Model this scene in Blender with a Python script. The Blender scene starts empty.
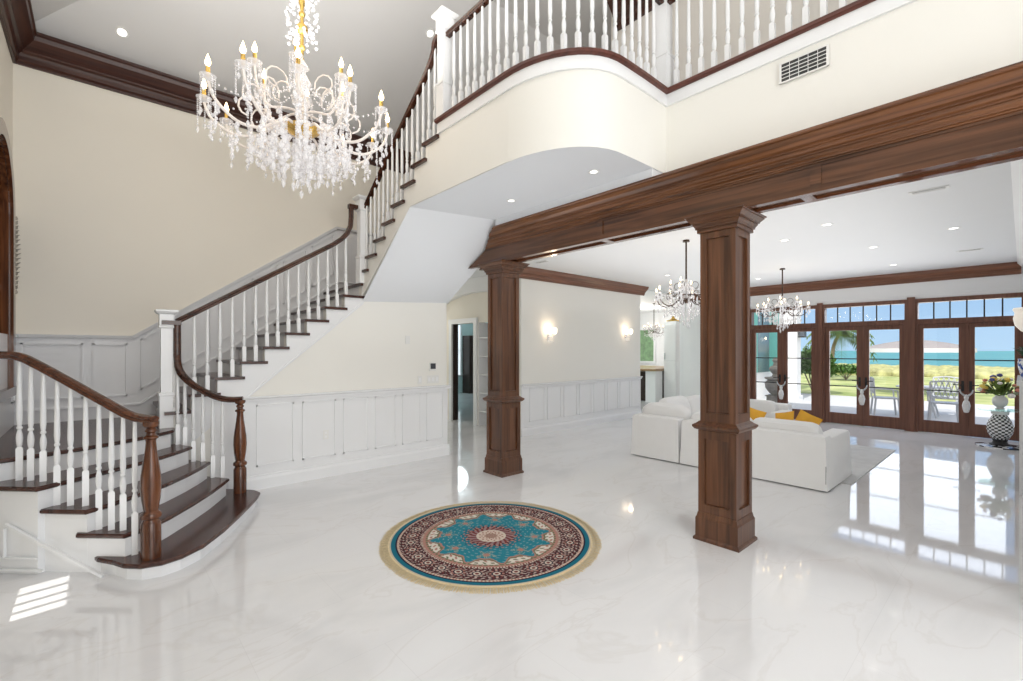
import bpy, math, random
from mathutils import Vector, Matrix
random.seed(7)
SC = bpy.context.scene
COL = SC.collection
PI = math.pi

# ------------------------------------------------------------------ materials
MATS = {}
def new_mat(name):
    m = bpy.data.materials.new(name); m.use_nodes = True
    nt = m.node_tree; b = nt.nodes['Principled BSDF']
    MATS[name] = m
    return m, nt, b
def plain(name, col, rough=.5, metal=0, spec=.5, noise=0, nscale=20, emis=None, estr=0, bump=0):
    m, nt, b = new_mat(name)
    b.inputs['Base Color'].default_value = (*col, 1)
    b.inputs['Roughness'].default_value = rough
    b.inputs['Metallic'].default_value = metal
    b.inputs['Specular IOR Level'].default_value = spec
    if emis:
        b.inputs['Emission Color'].default_value = (*emis, 1)
        b.inputs['Emission Strength'].default_value = estr
    tc = nt.nodes.new('ShaderNodeTexCoord')
    nz = nt.nodes.new('ShaderNodeTexNoise'); nz.inputs['Scale'].default_value = nscale
    nt.links.new(tc.outputs['Object'], nz.inputs['Vector'])
    if noise:
        mx = nt.nodes.new('ShaderNodeMix'); mx.data_type = 'RGBA'
        mx.inputs['A'].default_value = (*[c*(1-noise) for c in col], 1)
        mx.inputs['B'].default_value = (*[min(1, c*(1+noise)) for c in col], 1)
        nt.links.new(nz.outputs['Fac'], mx.inputs['Factor'])
        nt.links.new(mx.outputs['Result'], b.inputs['Base Color'])
    if bump:
        bp = nt.nodes.new('ShaderNodeBump'); bp.inputs['Strength'].default_value = bump; bp.inputs['Distance'].default_value = .01
        nt.links.new(nz.outputs['Fac'], bp.inputs['Height']); nt.links.new(bp.outputs['Normal'], b.inputs['Normal'])
    return m
def wood(name, dark, light, axis, rough=.25, scale=1.0):
    m, nt, b = new_mat(name)
    tc = nt.nodes.new('ShaderNodeTexCoord'); mp = nt.nodes.new('ShaderNodeMapping')
    s = [26*scale]*3; s['xyz'.index(axis)] = 1.1*scale
    mp.inputs['Scale'].default_value = s
    nz = nt.nodes.new('ShaderNodeTexNoise'); nz.inputs['Scale'].default_value = 1.0
    nz.inputs['Detail'].default_value = 5; nz.inputs['Distortion'].default_value = .6
    cr = nt.nodes.new('ShaderNodeValToRGB')
    cr.color_ramp.elements[0].position = .3; cr.color_ramp.elements[0].color = (*dark, 1)
    cr.color_ramp.elements[1].position = .7; cr.color_ramp.elements[1].color = (*light, 1)
    nt.links.new(tc.outputs['Object'], mp.inputs['Vector']); nt.links.new(mp.outputs['Vector'], nz.inputs['Vector'])
    nt.links.new(nz.outputs['Fac'], cr.inputs['Fac']); nt.links.new(cr.outputs['Color'], b.inputs['Base Color'])
    b.inputs['Roughness'].default_value = rough
    return m
CREAM = plain('cream_paint', (.835, .79, .70), .6, noise=.012, nscale=2)
CREAM2 = plain('pale_cream_paint', (.85, .838, .79), .6, noise=.012, nscale=2)
WHITE = plain('white_paint', (.86, .865, .87), .45, noise=.01, nscale=3)
WHITEG = plain('white_gloss_paint', (.84, .85, .86), .25, noise=.01, nscale=3)
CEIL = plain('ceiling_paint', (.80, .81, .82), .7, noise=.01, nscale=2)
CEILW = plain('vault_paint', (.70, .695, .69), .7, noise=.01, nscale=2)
TREAD = wood('stair_wood', (.032, .012, .010), (.085, .034, .024), 'y', .22)
RAILD = wood('dark_rail_wood', (.022, .008, .005), (.085, .029, .015), 'x', .2)
RAILW = wood('rail_wood', (.05, .017, .009), (.14, .05, .024), 'x', .2)
NEWELW = wood('newel_wood', (.035, .011, .006), (.19, .066, .024), 'z', .14)
COLW = wood('column_wood', (.048, .019, .009), (.152, .064, .030), 'z', .28)
CAPITW = wood('capital_wood', (.048, .019, .009), (.152, .064, .030), 'y', .28)
BEAMW = wood('beam_wood', (.048, .019, .009), (.155, .064, .029), 'y', .22)
SOFW = wood('beam_soffit_wood', (.07, .024, .012), (.18, .065, .03), 'y', .10)
CROWNY = wood('crown_wood_y', (.03, .011, .008), (.08, .03, .018), 'y', .32)
CROWNX = wood('crown_wood_x', (.03, .010, .008), (.075, .027, .017), 'x', .32)
SCROWN = wood('sconce_crown_wood', (.12, .048, .026), (.24, .1, .055), 'x', .35)
DCROWN = wood('far_crown_wood', (.12, .048, .026), (.24, .1, .055), 'y', .35)
DOORW = wood('door_wood', (.10, .038, .022), (.20, .082, .05), 'z', .4)
DARKW = plain('dark_door', (.03, .014, .01), .4, noise=.2, nscale=5)
CAPW = wood('balcony_cap_wood', (.06, .015, .010), (.14, .042, .026), 'y', .3)
GOLD = plain('gold_metal', (.83, .55, .16), .25, 1)
BRONZE = plain('bronze_metal', (.08, .05, .035), .4, .7)
CHROME = plain('chrome_metal', (.7, .7, .72), .2, 1)
BLACK = plain('black_metal', (.02, .02, .02), .5)
FABW = plain('white_slipcover', (.90, .90, .895), .9, noise=.02, nscale=8, bump=.15)
FABY = plain('golden_velvet', (.80, .42, .04), .8, noise=.15, nscale=9)
AREA = plain('grey_rug_pile', (.62, .62, .62), 1, noise=.18, nscale=5, bump=.3)
CERAM = plain('white_ceramic', (.82, .83, .82), .2)
LEAF = plain('leaf_green', (.07, .16, .03), .6, noise=.5, nscale=3)
LEAFD = plain('leaf_dark_green', (.03, .09, .03), .5, noise=.5, nscale=3)
PALML = plain('palm_frond_green', (.10, .17, .05), .6, noise=.4, nscale=2)
BARK = plain('palm_bark', (.25, .2, .14), .9, noise=.3, nscale=12)
STONE = plain('urn_stone', (.30, .28, .24), .9, noise=.3, nscale=10)
STUCCO = plain('white_stucco', (.85, .85, .84), .9, noise=.02, nscale=20)
TEAL = plain('teal_shutter', (.12, .42, .36), .5, noise=.1, nscale=4)
PATIO = plain('patio_stone', (.60, .60, .60), .8, noise=.06, nscale=3)
UMBR = plain('umbrella_canvas', (.30, .275, .27), .9, noise=.08, nscale=3)
FRINGE = plain('umbrella_fringe', (.55, .56, .56), .9)
METALW = plain('white_garden_metal', (.50, .52, .54), .5)
BULB = plain('warm_bulb', (1, .85, .6), .5, emis=(1, .72, .38), estr=11)
DOWN = plain('downlight_lens', (1, 1, 1), .5, emis=(1, .95, .88), estr=2.5)
SHADE = plain('sconce_glass', (1, .95, .88), .4, emis=(1, .82, .6), estr=3.2)
CANDLE = plain('candle_sleeve', (.85, .8, .7), .5)
GRAN = plain('brown_granite', (.30, .19, .09), .3, noise=.4, nscale=15)
PLASTIC = plain('white_plastic', (.8, .8, .78), .4)
SCREEN = plain('thermostat_screen', (.05, .05, .06), .3)
SLOT = plain('vent_shadow', (.05, .05, .05), .8)
TILEJ = plain('roof_white', (.8, .8, .8), .8)
BLUEC = plain('aqua_plaster', (.60, .76, .75), .6, noise=.05, nscale=2)
YEL = plain('blossom_yellow', (.85, .62, .12), .6)
PINK = plain('blossom_pink', (.72, .25, .18), .6)
PURP = plain('blossom_violet', (.10, .10, .28), .6)
WBLOS = plain('blossom_white', (.9, .86, .8), .6)
PEWTER = plain('antique_silver', (.42, .39, .34), .35, .8, noise=.3, nscale=30)

def mk_crystal():
    m, nt, b = new_mat('cut_crystal')
    b.inputs['Base Color'].default_value = (.93, .93, .96, 1); b.inputs['Roughness'].default_value = .12
    b.inputs['Specular IOR Level'].default_value = 1
    b.inputs['Emission Color'].default_value = (1, .93, .86, 1); b.inputs['Emission Strength'].default_value = .10  # faint glow put into the crystal so it looks brighter lit
    tr = nt.nodes.new('ShaderNodeBsdfTransparent'); mx = nt.nodes.new('ShaderNodeMixShader')
    lw = nt.nodes.new('ShaderNodeTexNoise'); lw.inputs['Scale'].default_value = 40
    nt.links.new(lw.outputs['Fac'], mx.inputs['Fac'])
    out = nt.nodes['Material Output']
    nt.links.new(tr.outputs[0], mx.inputs[1]); nt.links.new(b.outputs[0], mx.inputs[2]); nt.links.new(mx.outputs[0], out.inputs['Surface'])
    return m
CRYS = mk_crystal()
def mk_glass(name, tint=(1, 1, 1), fac=.06):
    m, nt, b = new_mat(name)
    tr = nt.nodes.new('ShaderNodeBsdfTransparent'); tr.inputs[0].default_value = (*tint, 1)
    gl = nt.nodes.new('ShaderNodeBsdfGlossy'); gl.inputs['Roughness'].default_value = .02
    mx = nt.nodes.new('ShaderNodeMixShader'); mx.inputs[0].default_value = fac
    nt.links.new(tr.outputs[0], mx.inputs[1]); nt.links.new(gl.outputs[0], mx.inputs[2])
    nt.links.new(mx.outputs[0], nt.nodes['Material Output'].inputs['Surface'])
    return m
GLASS = mk_glass('window_glass')
TGLASS = mk_glass('table_glass', (.8, .95, .9), .25)

def mk_marble():
    m, nt, b = new_mat('white_marble')
    tc = nt.nodes.new('ShaderNodeTexCoord')
    n1 = nt.nodes.new('ShaderNodeTexNoise'); n1.inputs['Scale'].default_value = .8; n1.inputs['Detail'].default_value = 9; n1.inputs['Distortion'].default_value = .7
    mp = nt.nodes.new('ShaderNodeMapping'); mp.inputs['Rotation'].default_value = (0, 0, .5); mp.inputs['Scale'].default_value = (1, 2.2, 1)
    nt.links.new(tc.outputs['Object'], mp.inputs['Vector']); nt.links.new(mp.outputs['Vector'], n1.inputs['Vector'])
    cr = nt.nodes.new('ShaderNodeValToRGB')
    e = cr.color_ramp.elements
    e[0].position = .34; e[0].color = (.75, .755, .765, 1); e[1].position = .64; e[1].color = (.83, .835, .845, 1)
    k = cr.color_ramp.elements.new(.485); k.color = (.82, .82, .83, 1)
    k = cr.color_ramp.elements.new(.50); k.color = (.775, .77, .77, 1)
    k = cr.color_ramp.elements.new(.515); k.color = (.82, .82, .83, 1)
    nt.links.new(n1.outputs['Fac'], cr.inputs['Fac'])
    bk = nt.nodes.new('ShaderNodeTexBrick'); bk.offset = .5
    bk.inputs['Scale'].default_value = 1; bk.inputs['Brick Width'].default_value = 1.2; bk.inputs['Row Height'].default_value = .6
    bk.inputs['Mortar Size'].default_value = .0018; bk.inputs['Mortar Smooth'].default_value = .1
    bk.inputs['Color1'].default_value = (1, 1, 1, 1); bk.inputs['Color2'].default_value = (.985, .985, .985, 1); bk.inputs['Mortar'].default_value = (.93, .93, .93, 1)
    nt.links.new(tc.outputs['Object'], bk.inputs['Vector'])
    mx = nt.nodes.new('ShaderNodeMix'); mx.data_type = 'RGBA'; mx.blend_type = 'MULTIPLY'; mx.inputs['Factor'].default_value = 1
    nt.links.new(cr.outputs['Color'], mx.inputs['A']); nt.links.new(bk.outputs['Color'], mx.inputs['B'])
    nt.links.new(mx.outputs['Result'], b.inputs['Base Color'])
    b.inputs['Roughness'].default_value = .045; b.inputs['Specular IOR Level'].default_value = .62
    return m
MARBLE = mk_marble()
def mk_vcol(name, rough=.9):
    m, nt, b = new_mat(name)
    a = nt.nodes.new('ShaderNodeVertexColor'); a.layer_name = 'Col'
    nt.links.new(a.outputs['Color'], b.inputs['Base Color']); b.inputs['Roughness'].default_value = rough
    b.inputs['Specular IOR Level'].default_value = .1
    return m
RUGM = mk_vcol('woven_rug')
def mk_checker():
    m, nt, b = new_mat('black_white_check')
    b.inputs['Roughness'].default_value = .2
    a = nt.nodes.new('ShaderNodeVertexColor'); a.layer_name = 'Col'
    nt.links.new(a.outputs['Color'], b.inputs['Base Color'])
    return m
CHECK = mk_checker()
def mk_delft():
    m, nt, b = new_mat('blue_white_porcelain')
    nz = nt.nodes.new('ShaderNodeTexNoise'); nz.inputs['Scale'].default_value = 18
    tc = nt.nodes.new('ShaderNodeTexCoord'); nt.links.new(tc.outputs['Object'], nz.inputs['Vector'])
    cr = nt.nodes.new('ShaderNodeValToRGB'); cr.color_ramp.elements[0].position = .46; cr.color_ramp.elements[0].color = (.04, .10, .4, 1)
    cr.color_ramp.elements[1].position = .54; cr.color_ramp.elements[1].color = (.85, .87, .9, 1)
    nt.links.new(nz.outputs['Fac'], cr.inputs['Fac']); nt.links.new(cr.outputs['Color'], b.inputs['Base Color']); b.inputs['Roughness'].default_value = .15
    return m
DELFT = mk_delft()
def mk_grass():
    m, nt, b = new_mat('lawn_grass')
    tc = nt.nodes.new('ShaderNodeTexCoord')
    nz = nt.nodes.new('ShaderNodeTexNoise'); nz.inputs['Scale'].default_value = .8; nz.inputs['Detail'].default_value = 8
    nt.links.new(tc.outputs['Object'], nz.inputs['Vector'])
    cr = nt.nodes.new('ShaderNodeValToRGB'); cr.color_ramp.elements[0].position = .35; cr.color_ramp.elements[0].color = (.27, .34, .10, 1)
    cr.color_ramp.elements[1].position = .65; cr.color_ramp.elements[1].color = (.52, .54, .24, 1)
    nt.links.new(nz.outputs['Fac'], cr.inputs['Fac']); nt.links.new(cr.outputs['Color'], b.inputs['Base Color']); b.inputs['Roughness'].default_value = 1
    return m
GRASS = mk_grass()
SEA = plain('sea_water', (.10, .30, .31), .5, spec=.2, noise=.25, nscale=.05)
SCRUB = plain('dune_scrub', (.36, .36, .17), 1, noise=.7, nscale=2)

# ------------------------------------------------------------------ mesh builder
class MB:
    def __init__(s): s.v = []; s.f = []; s.m = []; s.sm = []; s.cur = 0; s.smooth = False
    def face(s, idx): s.f.append(idx); s.m.append(s.cur); s.sm.append(s.smooth)
    def box(s, x0, x1, y0, y1, z0, z1):
        b = len(s.v)
        s.v += [(x0,y0,z0),(x1,y0,z0),(x1,y1,z0),(x0,y1,z0),(x0,y0,z1),(x1,y0,z1),(x1,y1,z1),(x0,y1,z1)]
        for q in ((0,3,2,1),(4,5,6,7),(0,1,5,4),(1,2,6,5),(2,3,7,6),(3,0,4,7)): s.face([b+i for i in q])
        return s
    def cbox(s, c, sz): return s.box(c[0]-sz[0]/2, c[0]+sz[0]/2, c[1]-sz[1]/2, c[1]+sz[1]/2, c[2]-sz[2]/2, c[2]+sz[2]/2)
    def loft(s, rings, cap=True, closed=True):
        b = len(s.v); n = len(rings[0])
        for r in rings: s.v += [tuple(p) for p in r]
        for i in range(len(rings)-1):
            for j in range(n if closed else n-1):
                k = (j+1) % n
                s.face([b+i*n+j, b+i*n+k, b+(i+1)*n+k, b+(i+1)*n+j])
        if cap:
            sm = s.smooth; s.smooth = False
            s.face([b+j for j in range(n)][::-1]); s.face([b+(len(rings)-1)*n+j for j in range(n)])
            s.smooth = sm
        return s
    def prism(s, pts, z0, z1): return s.loft([[(x, y, z0) for x, y in pts], [(x, y, z1) for x, y in pts]])
    def ext(s, prof, axis, a0, a1):
        if axis == 'y': return s.loft([[(p, a, q) for p, q in prof] for a in (a0, a1)])
        return s.loft([[(a, p, q) for p, q in prof] for a in (a0, a1)])
    def lathe(s, prof, c=(0, 0, 0), n=16, cap=True, square=()):
        sm = s.smooth; s.smooth = True
        rings = []
        for r, z in prof: rings.append([(c[0]+r*math.cos(2*PI*(j+.5)/n), c[1]+r*math.sin(2*PI*(j+.5)/n), c[2]+z) for j in range(n)])
        s.loft(rings, cap); s.smooth = sm; return s
    def sq(s, prof, c=(0, 0, 0)):  # square-section lathe
        rings = [[(c[0]+a*h, c[1]+b*h, c[2]+z) for a, b in ((-1,-1),(1,-1),(1,1),(-1,1))] for h, z in prof]
        return s.loft(rings)
    def sweep(s, path, prof, smooth=True, cap=True):
        """prof: list of (side, up)"""
        P = [Vector(p) for p in path]; sm = s.smooth; s.smooth = smooth
        rings = []; last = None
        for i, p in enumerate(P):
            t = (P[min(i+1, len(P)-1)] - P[max(i-1, 0)]).normalized()
            side = t.cross(Vector((0, 0, 1)))
            if side.length < .25:
                side = last if last is not None else Vector((0, 1, 0)).cross(t)
            side = (side - t*side.dot(t)).normalized()
            if last is not None and side.dot(last) < 0 and side.length and abs(side.dot(last)) > .3: side = -side
            last = side
            up = side.cross(t).normalized()
            rings.append([p + side*a + up*b for a, b in prof])
        s.loft(rings, cap); s.smooth = sm; return s
    def tube(s, path, r, n=8, r1=None):
        P = [Vector(p) for p in path]; sm = s.smooth; s.smooth = True
        rings = []; last = Vector((.3, .8, .52))
        for i, p in enumerate(P):
            t = (P[min(i+1, len(P)-1)] - P[max(i-1, 0)]).normalized()
            a = last - t*last.dot(t)
            if a.length < .05: a = t.orthogonal()
            a.normalize(); last = a; b = t.cross(a)
            rr = r if r1 is None else r + (r1-r)*i/(len(P)-1)
            rings.append([p + a*rr*math.cos(2*PI*j/n) + b*rr*math.sin(2*PI*j/n) for j in range(n)])
        s.loft(rings); s.smooth = sm; return s
    def ball(s, c, r, n=8, m=6, sz=1, e=1):
        sm = s.smooth; s.smooth = True
        rings = []
        for i in range(m+1):
            a = -PI/2 + PI*i/m
            rr = max(r*math.cos(a), r*.02)
            rings.append([(c[0]+rr*math.cos(2*PI*j/n), c[1]+rr*math.sin(2*PI*j/n), c[2]+r*sz*math.sin(a)) for j in range(n)])
        s.loft(rings); s.smooth = sm; return s
    def cushion(s, c, sz, e=.35, n=10, M=None):
        """superellipsoid pillow"""
        sm = s.smooth; s.smooth = True
        def sg(v, p): return math.copysign(abs(v)**p, v)
        rings = []; m2 = n; n2 = 2*n
        for i in range(m2+1):
            a = -PI/2*.999 + PI*.999*i/m2
            ring = []
            for j in range(n2):
                t = 2*PI*(j+.5)/n2
                p = Vector((sz[0]/2*sg(math.cos(a), e)*sg(math.cos(t), e), sz[1]/2*sg(math.cos(a), e)*sg(math.sin(t), e), sz[2]/2*sg(math.sin(a), .7)))
                if M: p = M @ p
                ring.append((c[0]+p.x, c[1]+p.y, c[2]+p.z))
            rings.append(ring)
        s.loft(rings); s.smooth = sm; return s
    def quad(s, a, b, c, d):
        k = len(s.v); s.v += [a, b, c, d]; s.face([k, k+1, k+2, k+3]); return s
    def poly(s, pts):
        k = len(s.v); s.v += list(pts); s.face(list(range(k, k+len(pts)))); return s
    def build(s, name, mats, parent=None, angle=35, offset=None):
        o0 = Vector((0, 0, 0))
        if parent is not None: o0 = parent_loc(parent)
        me = bpy.data.meshes.new(name)
        me.from_pydata([(x-o0.x, y-o0.y, z-o0.z) for x, y, z in s.v], [], s.f)
        if not isinstance(mats, (list, tuple)): mats = [mats]
        for m in mats: me.materials.append(m)
        me.polygons.foreach_set('material_index', s.m); me.polygons.foreach_set('use_smooth', s.sm)
        me.update()
        import bmesh
        bm = bmesh.new(); bm.from_mesh(me); bmesh.ops.recalc_face_normals(bm, faces=bm.faces); bm.to_mesh(me); bm.free()
        if any(s.sm): me.set_sharp_from_angle(angle=math.radians(angle))
        o = bpy.data.objects.new(name, me); COL.objects.link(o)
        if parent is not None: o.parent = parent
        return o
def parent_loc(p):
    l = Vector(p.location)
    while p.parent is not None: p = p.parent; l = l + Vector(p.location)
    return l
def tag(o, label, cat, group=None, kind=None):
    o['label'] = label; o['category'] = cat
    if group: o['group'] = group
    if kind: o['kind'] = kind
    return o
def thing(name, label, cat, loc=(0, 0, 0), group=None, kind=None):
    o = bpy.data.objects.new(name, None); COL.objects.link(o); o.location = loc; o.empty_display_size = .1
    return tag(o, label, cat, group, kind)
def struct(name, mb, mats, label, cat='wall', parent=None):
    o = mb.build(name, mats, parent)
    if parent is None: tag(o, label, cat, None, 'structure')
    return o
def dup(root, loc, label=None, rotz=None):
    r = root.copy(); COL.objects.link(r); r.location = loc
    if rotz is not None: r.rotation_euler = (0, 0, rotz)
    if label: r['label'] = label
    for ch in list(root.children):
        c = ch.copy(); COL.objects.link(c); c.parent = r
        for g in list(ch.children):
            d = g.copy(); COL.objects.link(d); d.parent = c
    return r
def part_copy(o, parent, loc, scale=(1, 1, 1), rot=(0, 0, 0)):
    c = o.copy(); COL.objects.link(c); c.parent = parent; c.location = loc; c.scale = scale; c.rotation_euler = rot
    return c

# ------------------------------------------------------------------ key dimensions
YB, YU, XL, XU = 7.45, 6.07, -.70, 4.08      # back wall, wall under stair, left wall, corner of under-stair wall
XS = 2.70                                    # plane of the upper flight and balcony face
ZF, ZS, ZC = 4.11, 3.32, 3.22                # upper floor, soffit, living-room ceiling
XD, YSC = 12.3, 6.38                         # garden door wall, sconce wall
TZ = {1: .122, 2: .297, 3: .471, 4: .646, 5: .82}
for k in range(6, 16): TZ[k] = 1.343 + (k-8)*.1745
for k in range(16, 24): TZ[k] = TZ[15] + (k-15)*(ZF-TZ[15])/9

# ------------------------------------------------------------------ floor, walls, ceilings
struct('floor', MB().box(XL-.2, XD+.15, -3, 14.6, -.12, 0).box(XD+.15, 17.5, 6.5, 12.5, -.12, 0), MARBLE, 'polished white marble floor with faint grey veins', 'floor')
w = MB()  # left wall with tall arched window opening at Y 5.9..7.0 and a glazed door opening Y 2.4..4.1
x0, x1 = XL-.2, XL
w.box(x0, x1, -3, 4.05, 0, 6.7); w.box(x0, x1, 4.60, 5.80, 0, 6.7); w.box(x0, x1, 7.0, YB+.2, 0, 6.7)
w.box(x0, x1, 4.05, 4.60, .62, 6.7); w.box(x0, x1, 5.80, 7.0, 0, 1.25)
for yq in (4.17, 4.30, 4.45): w.box(x0+.05, x1-.05, yq-.012, yq+.012, 0, .62)
w.box(x0+.05, x1-.05, 4.05, 4.6, .26, .29)
yc, rr, zs = 6.40, .6, 3.05
arc = [(yc+rr*math.cos(a), zs+rr*math.sin(a)) for a in [PI*i/16 for i in range(17)]]
pts = [(7.0, 6.7), (7.0, zs)] + arc[1:] + [(5.80, 6.7)]
w.ext(pts, 'x', x0, x1)
struct('wall_left', w, CREAM, 'cream left wall beside the stair landing')
wb = MB().box(XL-.2, XU+.1, YB, YB+.2, 0, 6.7).box(XU+.1, 7.2, YB, YB+.2, 4.0, 6.7)
struct('wall_back', wb, CREAM, 'tall cream wall behind the staircase, above the wainscot')
# wall under the stair (vertical plane YU) with saw-tooth top
FX = lambda k: 1.0 + .242*(k-8)
pts = [(.60, 0), (XU, 0), (XU, 2.40), (2.72, 2.40)]
top = [(2.72, TZ[15]-.03), (FX(15), TZ[15]-.03)]
for k in range(14, 5, -1):
    top += [(FX(k+1), TZ[k]-.03), (FX(k), TZ[k]-.03)]
top[-1] = (.60, TZ[6]-.03)
w = MB().ext(pts + top, 'x', 0, 1)
w.v = [(y, YU + x*.1, z) for x, y, z in w.v]
struct('wall_stair', w, CREAM2, 'pale cream wall below the stair flight with white wainscot')
struct('wall_hallway', MB().box(XU-.1, XU, YU+.1, 12.5, 0, 3.2), CREAM2, 'cream hallway wall round the corner from the stair')
struct('wall_sconce', MB().box(5.98, 10.05, YSC, YSC+.15, 0, 3.3), CREAM2, 'cream living room wall with two glass sconces')
# hallway right wall with door opening and arch band
w = MB().box(6.17, 6.30, YSC+.15, 7.35, 0, 2.6).box(6.17, 6.3, 7.35, 7.95, 2.25, 2.6).box(6.17, 6.3, 7.95, 8.08, 0, 2.6).box(6.17, 6.3, 8.08, 8.92, 2.25, 2.6).box(6.17, 6.3, 8.92, 10, 0, 2.6).box(6.17, 6.3, YSC+.15, 10, 2.6, 3.2)
struct('wall_hall_right', w, CREAM, 'beige hallway wall with a doorway behind the left column')
arch = [(9.9, 2.35)]
for i in range(17):
    a = PI*i/16; arch.append((7.95+1.5*math.cos(a), 2.50+.40*math.sin(a)))
w = MB().ext([(YSC+.15, 3.2), (YSC+.15, 2.35), (6.45, 2.35)][:2] + [(6.56, 2.5)] + arch[1:][::-1] + [(9.9, 2.5), (9.9, 3.2)], 'x', 6.02, 6.17)
struct('trim_1', w, WHITE, 'white curved arch band over the hallway doorway', 'arch')
d = thing('door_4', 'white cased hallway doorway opening behind the left column', 'door', (6.16, 8.5, 0), kind='structure')
MB().box(6.13, 6.17, 7.97, 8.08, 0, 2.25).box(6.13, 6.17, 8.92, 9.03, 0, 2.25).box(6.125, 6.17, 7.96, 9.04, 2.25, 2.36).build('door_casing', WHITEG, d)
o = MB().box(6.172, 6.30, 8.885, 8.919, .01, 2.245).build('door_leaf', DARKW, d)
# room beyond the doorway
struct('wall_study', MB().box(12.0, 12.1, 12.5, 14.6, 0, 3.2).box(6.3, 12.1, 14.5, 14.6, 0, 3.2).box(6.2, 6.3, 10, 14.6, 0, 3.2).box(9.9, 10.0, 6.6, 12.4, 0, 3.2), BLUEC, 'pale aqua wall of the room beyond the hallway door')
wn = thing('window_9', 'bright window in the room beyond the hallway doorway', 'window', (10.2, 14.48, .9), kind='structure')
MB().box(10.04, 10.10, 14.46, 14.5, .7, 2.6).box(10.36, 10.42, 14.46, 14.5, .7, 2.6).box(10.03, 10.43, 14.455, 14.5, 2.6, 2.66).box(10.03, 10.43, 14.455, 14.5, .64, .7).box(10.1, 10.36, 14.47, 14.49, 1.6, 1.63).build('window_frame', WHITEG, wn)
MB().box(10.10, 10.36, 14.485, 14.495, .7, 2.6).build('pane', plain('bright_pane', (.9, .95, 1), .3, emis=(.9, .97, 1), estr=.7), wn)
t = thing('tall_cabinet', 'dark brown tall cabinet seen through the hallway doorway', 'cabinet', (10.75, 14.2, 0))
MB().box(10.45, 11.15, 14.0, 14.45, 0, 2.2).build('body', DARKW, t)
MB().box(10.47, 10.79, 13.98, 14.0, .08, 2.15).build('door', DARKW, t); MB().box(10.81, 11.13, 13.98, 14.0, .08, 2.15).build('door', DARKW, t)
MB().box(10.75, 10.77, 13.955, 13.98, 1.0, 1.2).build('handle', CHROME, t); MB().box(10.83, 10.85, 13.955, 13.98, 1.0, 1.2).build('handle', CHROME, t)
# niche shelves in the hallway wall
t = thing('wall_niche_shelves', 'white built-in niche with shelves beside the left column', 'shelf', (6.3, 7.65, 0))
MB().box(6.50, 6.52, 7.35, 7.95, 0, 2.25).box(6.17, 6.5, 7.35, 7.37, 0, 2.25).box(6.17, 6.5, 7.93, 7.95, 0, 2.25).build('carcass', WHITE, t)
for z in (.3, .7, 1.1, 1.5, 1.9): MB().box(6.19, 6.5, 7.37, 7.93, z, z+.025).build('shelf', WHITE, t)

# ceilings
struct('ceiling', MB().box(3.99, XD, -.05, YSC+.15, ZC, ZC+.1).box(XU, 12.3, YSC+.15, 14.6, ZC-.02, ZC+.1).box(12.3, 17.5, 6.5, 12.5, ZC, ZC+.1), CEIL, 'flat white living room ceiling with downlights', 'ceiling')
cs = MB()
s_ = .6; zt = 6.6; hh = (zt-5.15)/s_
A = (XL, YB, 5.15); B = (7.2, YB, 5.15); C_ = (7.2, YB-hh, zt); D_ = (XL+hh, YB-hh, zt); E_ = (XL+hh, -3, zt); F_ = (XL, -3, 5.15)
cs.poly([A, B, C_, D_]); cs.poly([A, D_, E_, F_]); cs.poly([D_, C_, (7.2, -3, zt), E_])
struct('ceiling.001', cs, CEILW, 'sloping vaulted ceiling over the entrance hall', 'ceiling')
# wall above the beam / upper floor
struct('wall_upper', MB().box(4.0, 4.15, -3, 2.26, 3.1, ZF-.02), CREAM2, 'cream wall band above the wooden beam with air vent')
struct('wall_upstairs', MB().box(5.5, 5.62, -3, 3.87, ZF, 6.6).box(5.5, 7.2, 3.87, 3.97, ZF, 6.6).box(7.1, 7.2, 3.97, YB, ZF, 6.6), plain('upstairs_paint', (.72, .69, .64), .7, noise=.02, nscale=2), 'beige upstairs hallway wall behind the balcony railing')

# crown profile: list of (out, down)  (out from wall, down from top)
CP = [(0, 0), (.20, 0), (.20, .03), (.185, .045), (.175, .09), (.12, .15), (.085, .185), (.085, .205), (.06, .22), (.045, .25), (.045, .29), (.025, .31), (.025, .335), (0, .335)]
def crown(mb, axis, wall, sgn, ztop, a0, a1, s=1.0, sv=None):
    sv = sv or s
    mb.ext([(wall+sgn*o*s, ztop-d*sv) for o, d in CP], axis, a0, a1)
struct('trim_2', (lambda m: (crown(m, 'x', YB, -1, 5.15, XL, 4.17), m)[1])(MB()), CROWNX, 'dark wood crown moulding on the back wall', 'crown moulding')
struct('trim_3', (lambda m: (crown(m, 'y', XL, 1, 5.15, -3, YB), m)[1])(MB()), CROWNY, 'dark wood crown moulding on the left wall', 'crown moulding')
struct('trim_4', (lambda m: (crown(m, 'x', YSC, -1, ZC, 5.9, 10.2, .75, .62), m)[1])(MB()), SCROWN, 'brown crown moulding above the two sconces', 'crown moulding')
struct('trim_5', (lambda m: (crown(m, 'y', XD, -1, ZC, 0.02, YSC+.15, .8, .62), m)[1])(MB()), DCROWN, 'brown crown moulding above the garden doors', 'crown moulding')
struct('trim_6', (lambda m: (crown(m, 'y', 5.5, -1, 6.6, -3, 3.87, 1.3, 1.25), m)[1])(MB()), CROWNY, 'dark crown moulding of the upstairs hallway', 'crown moulding')

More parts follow.
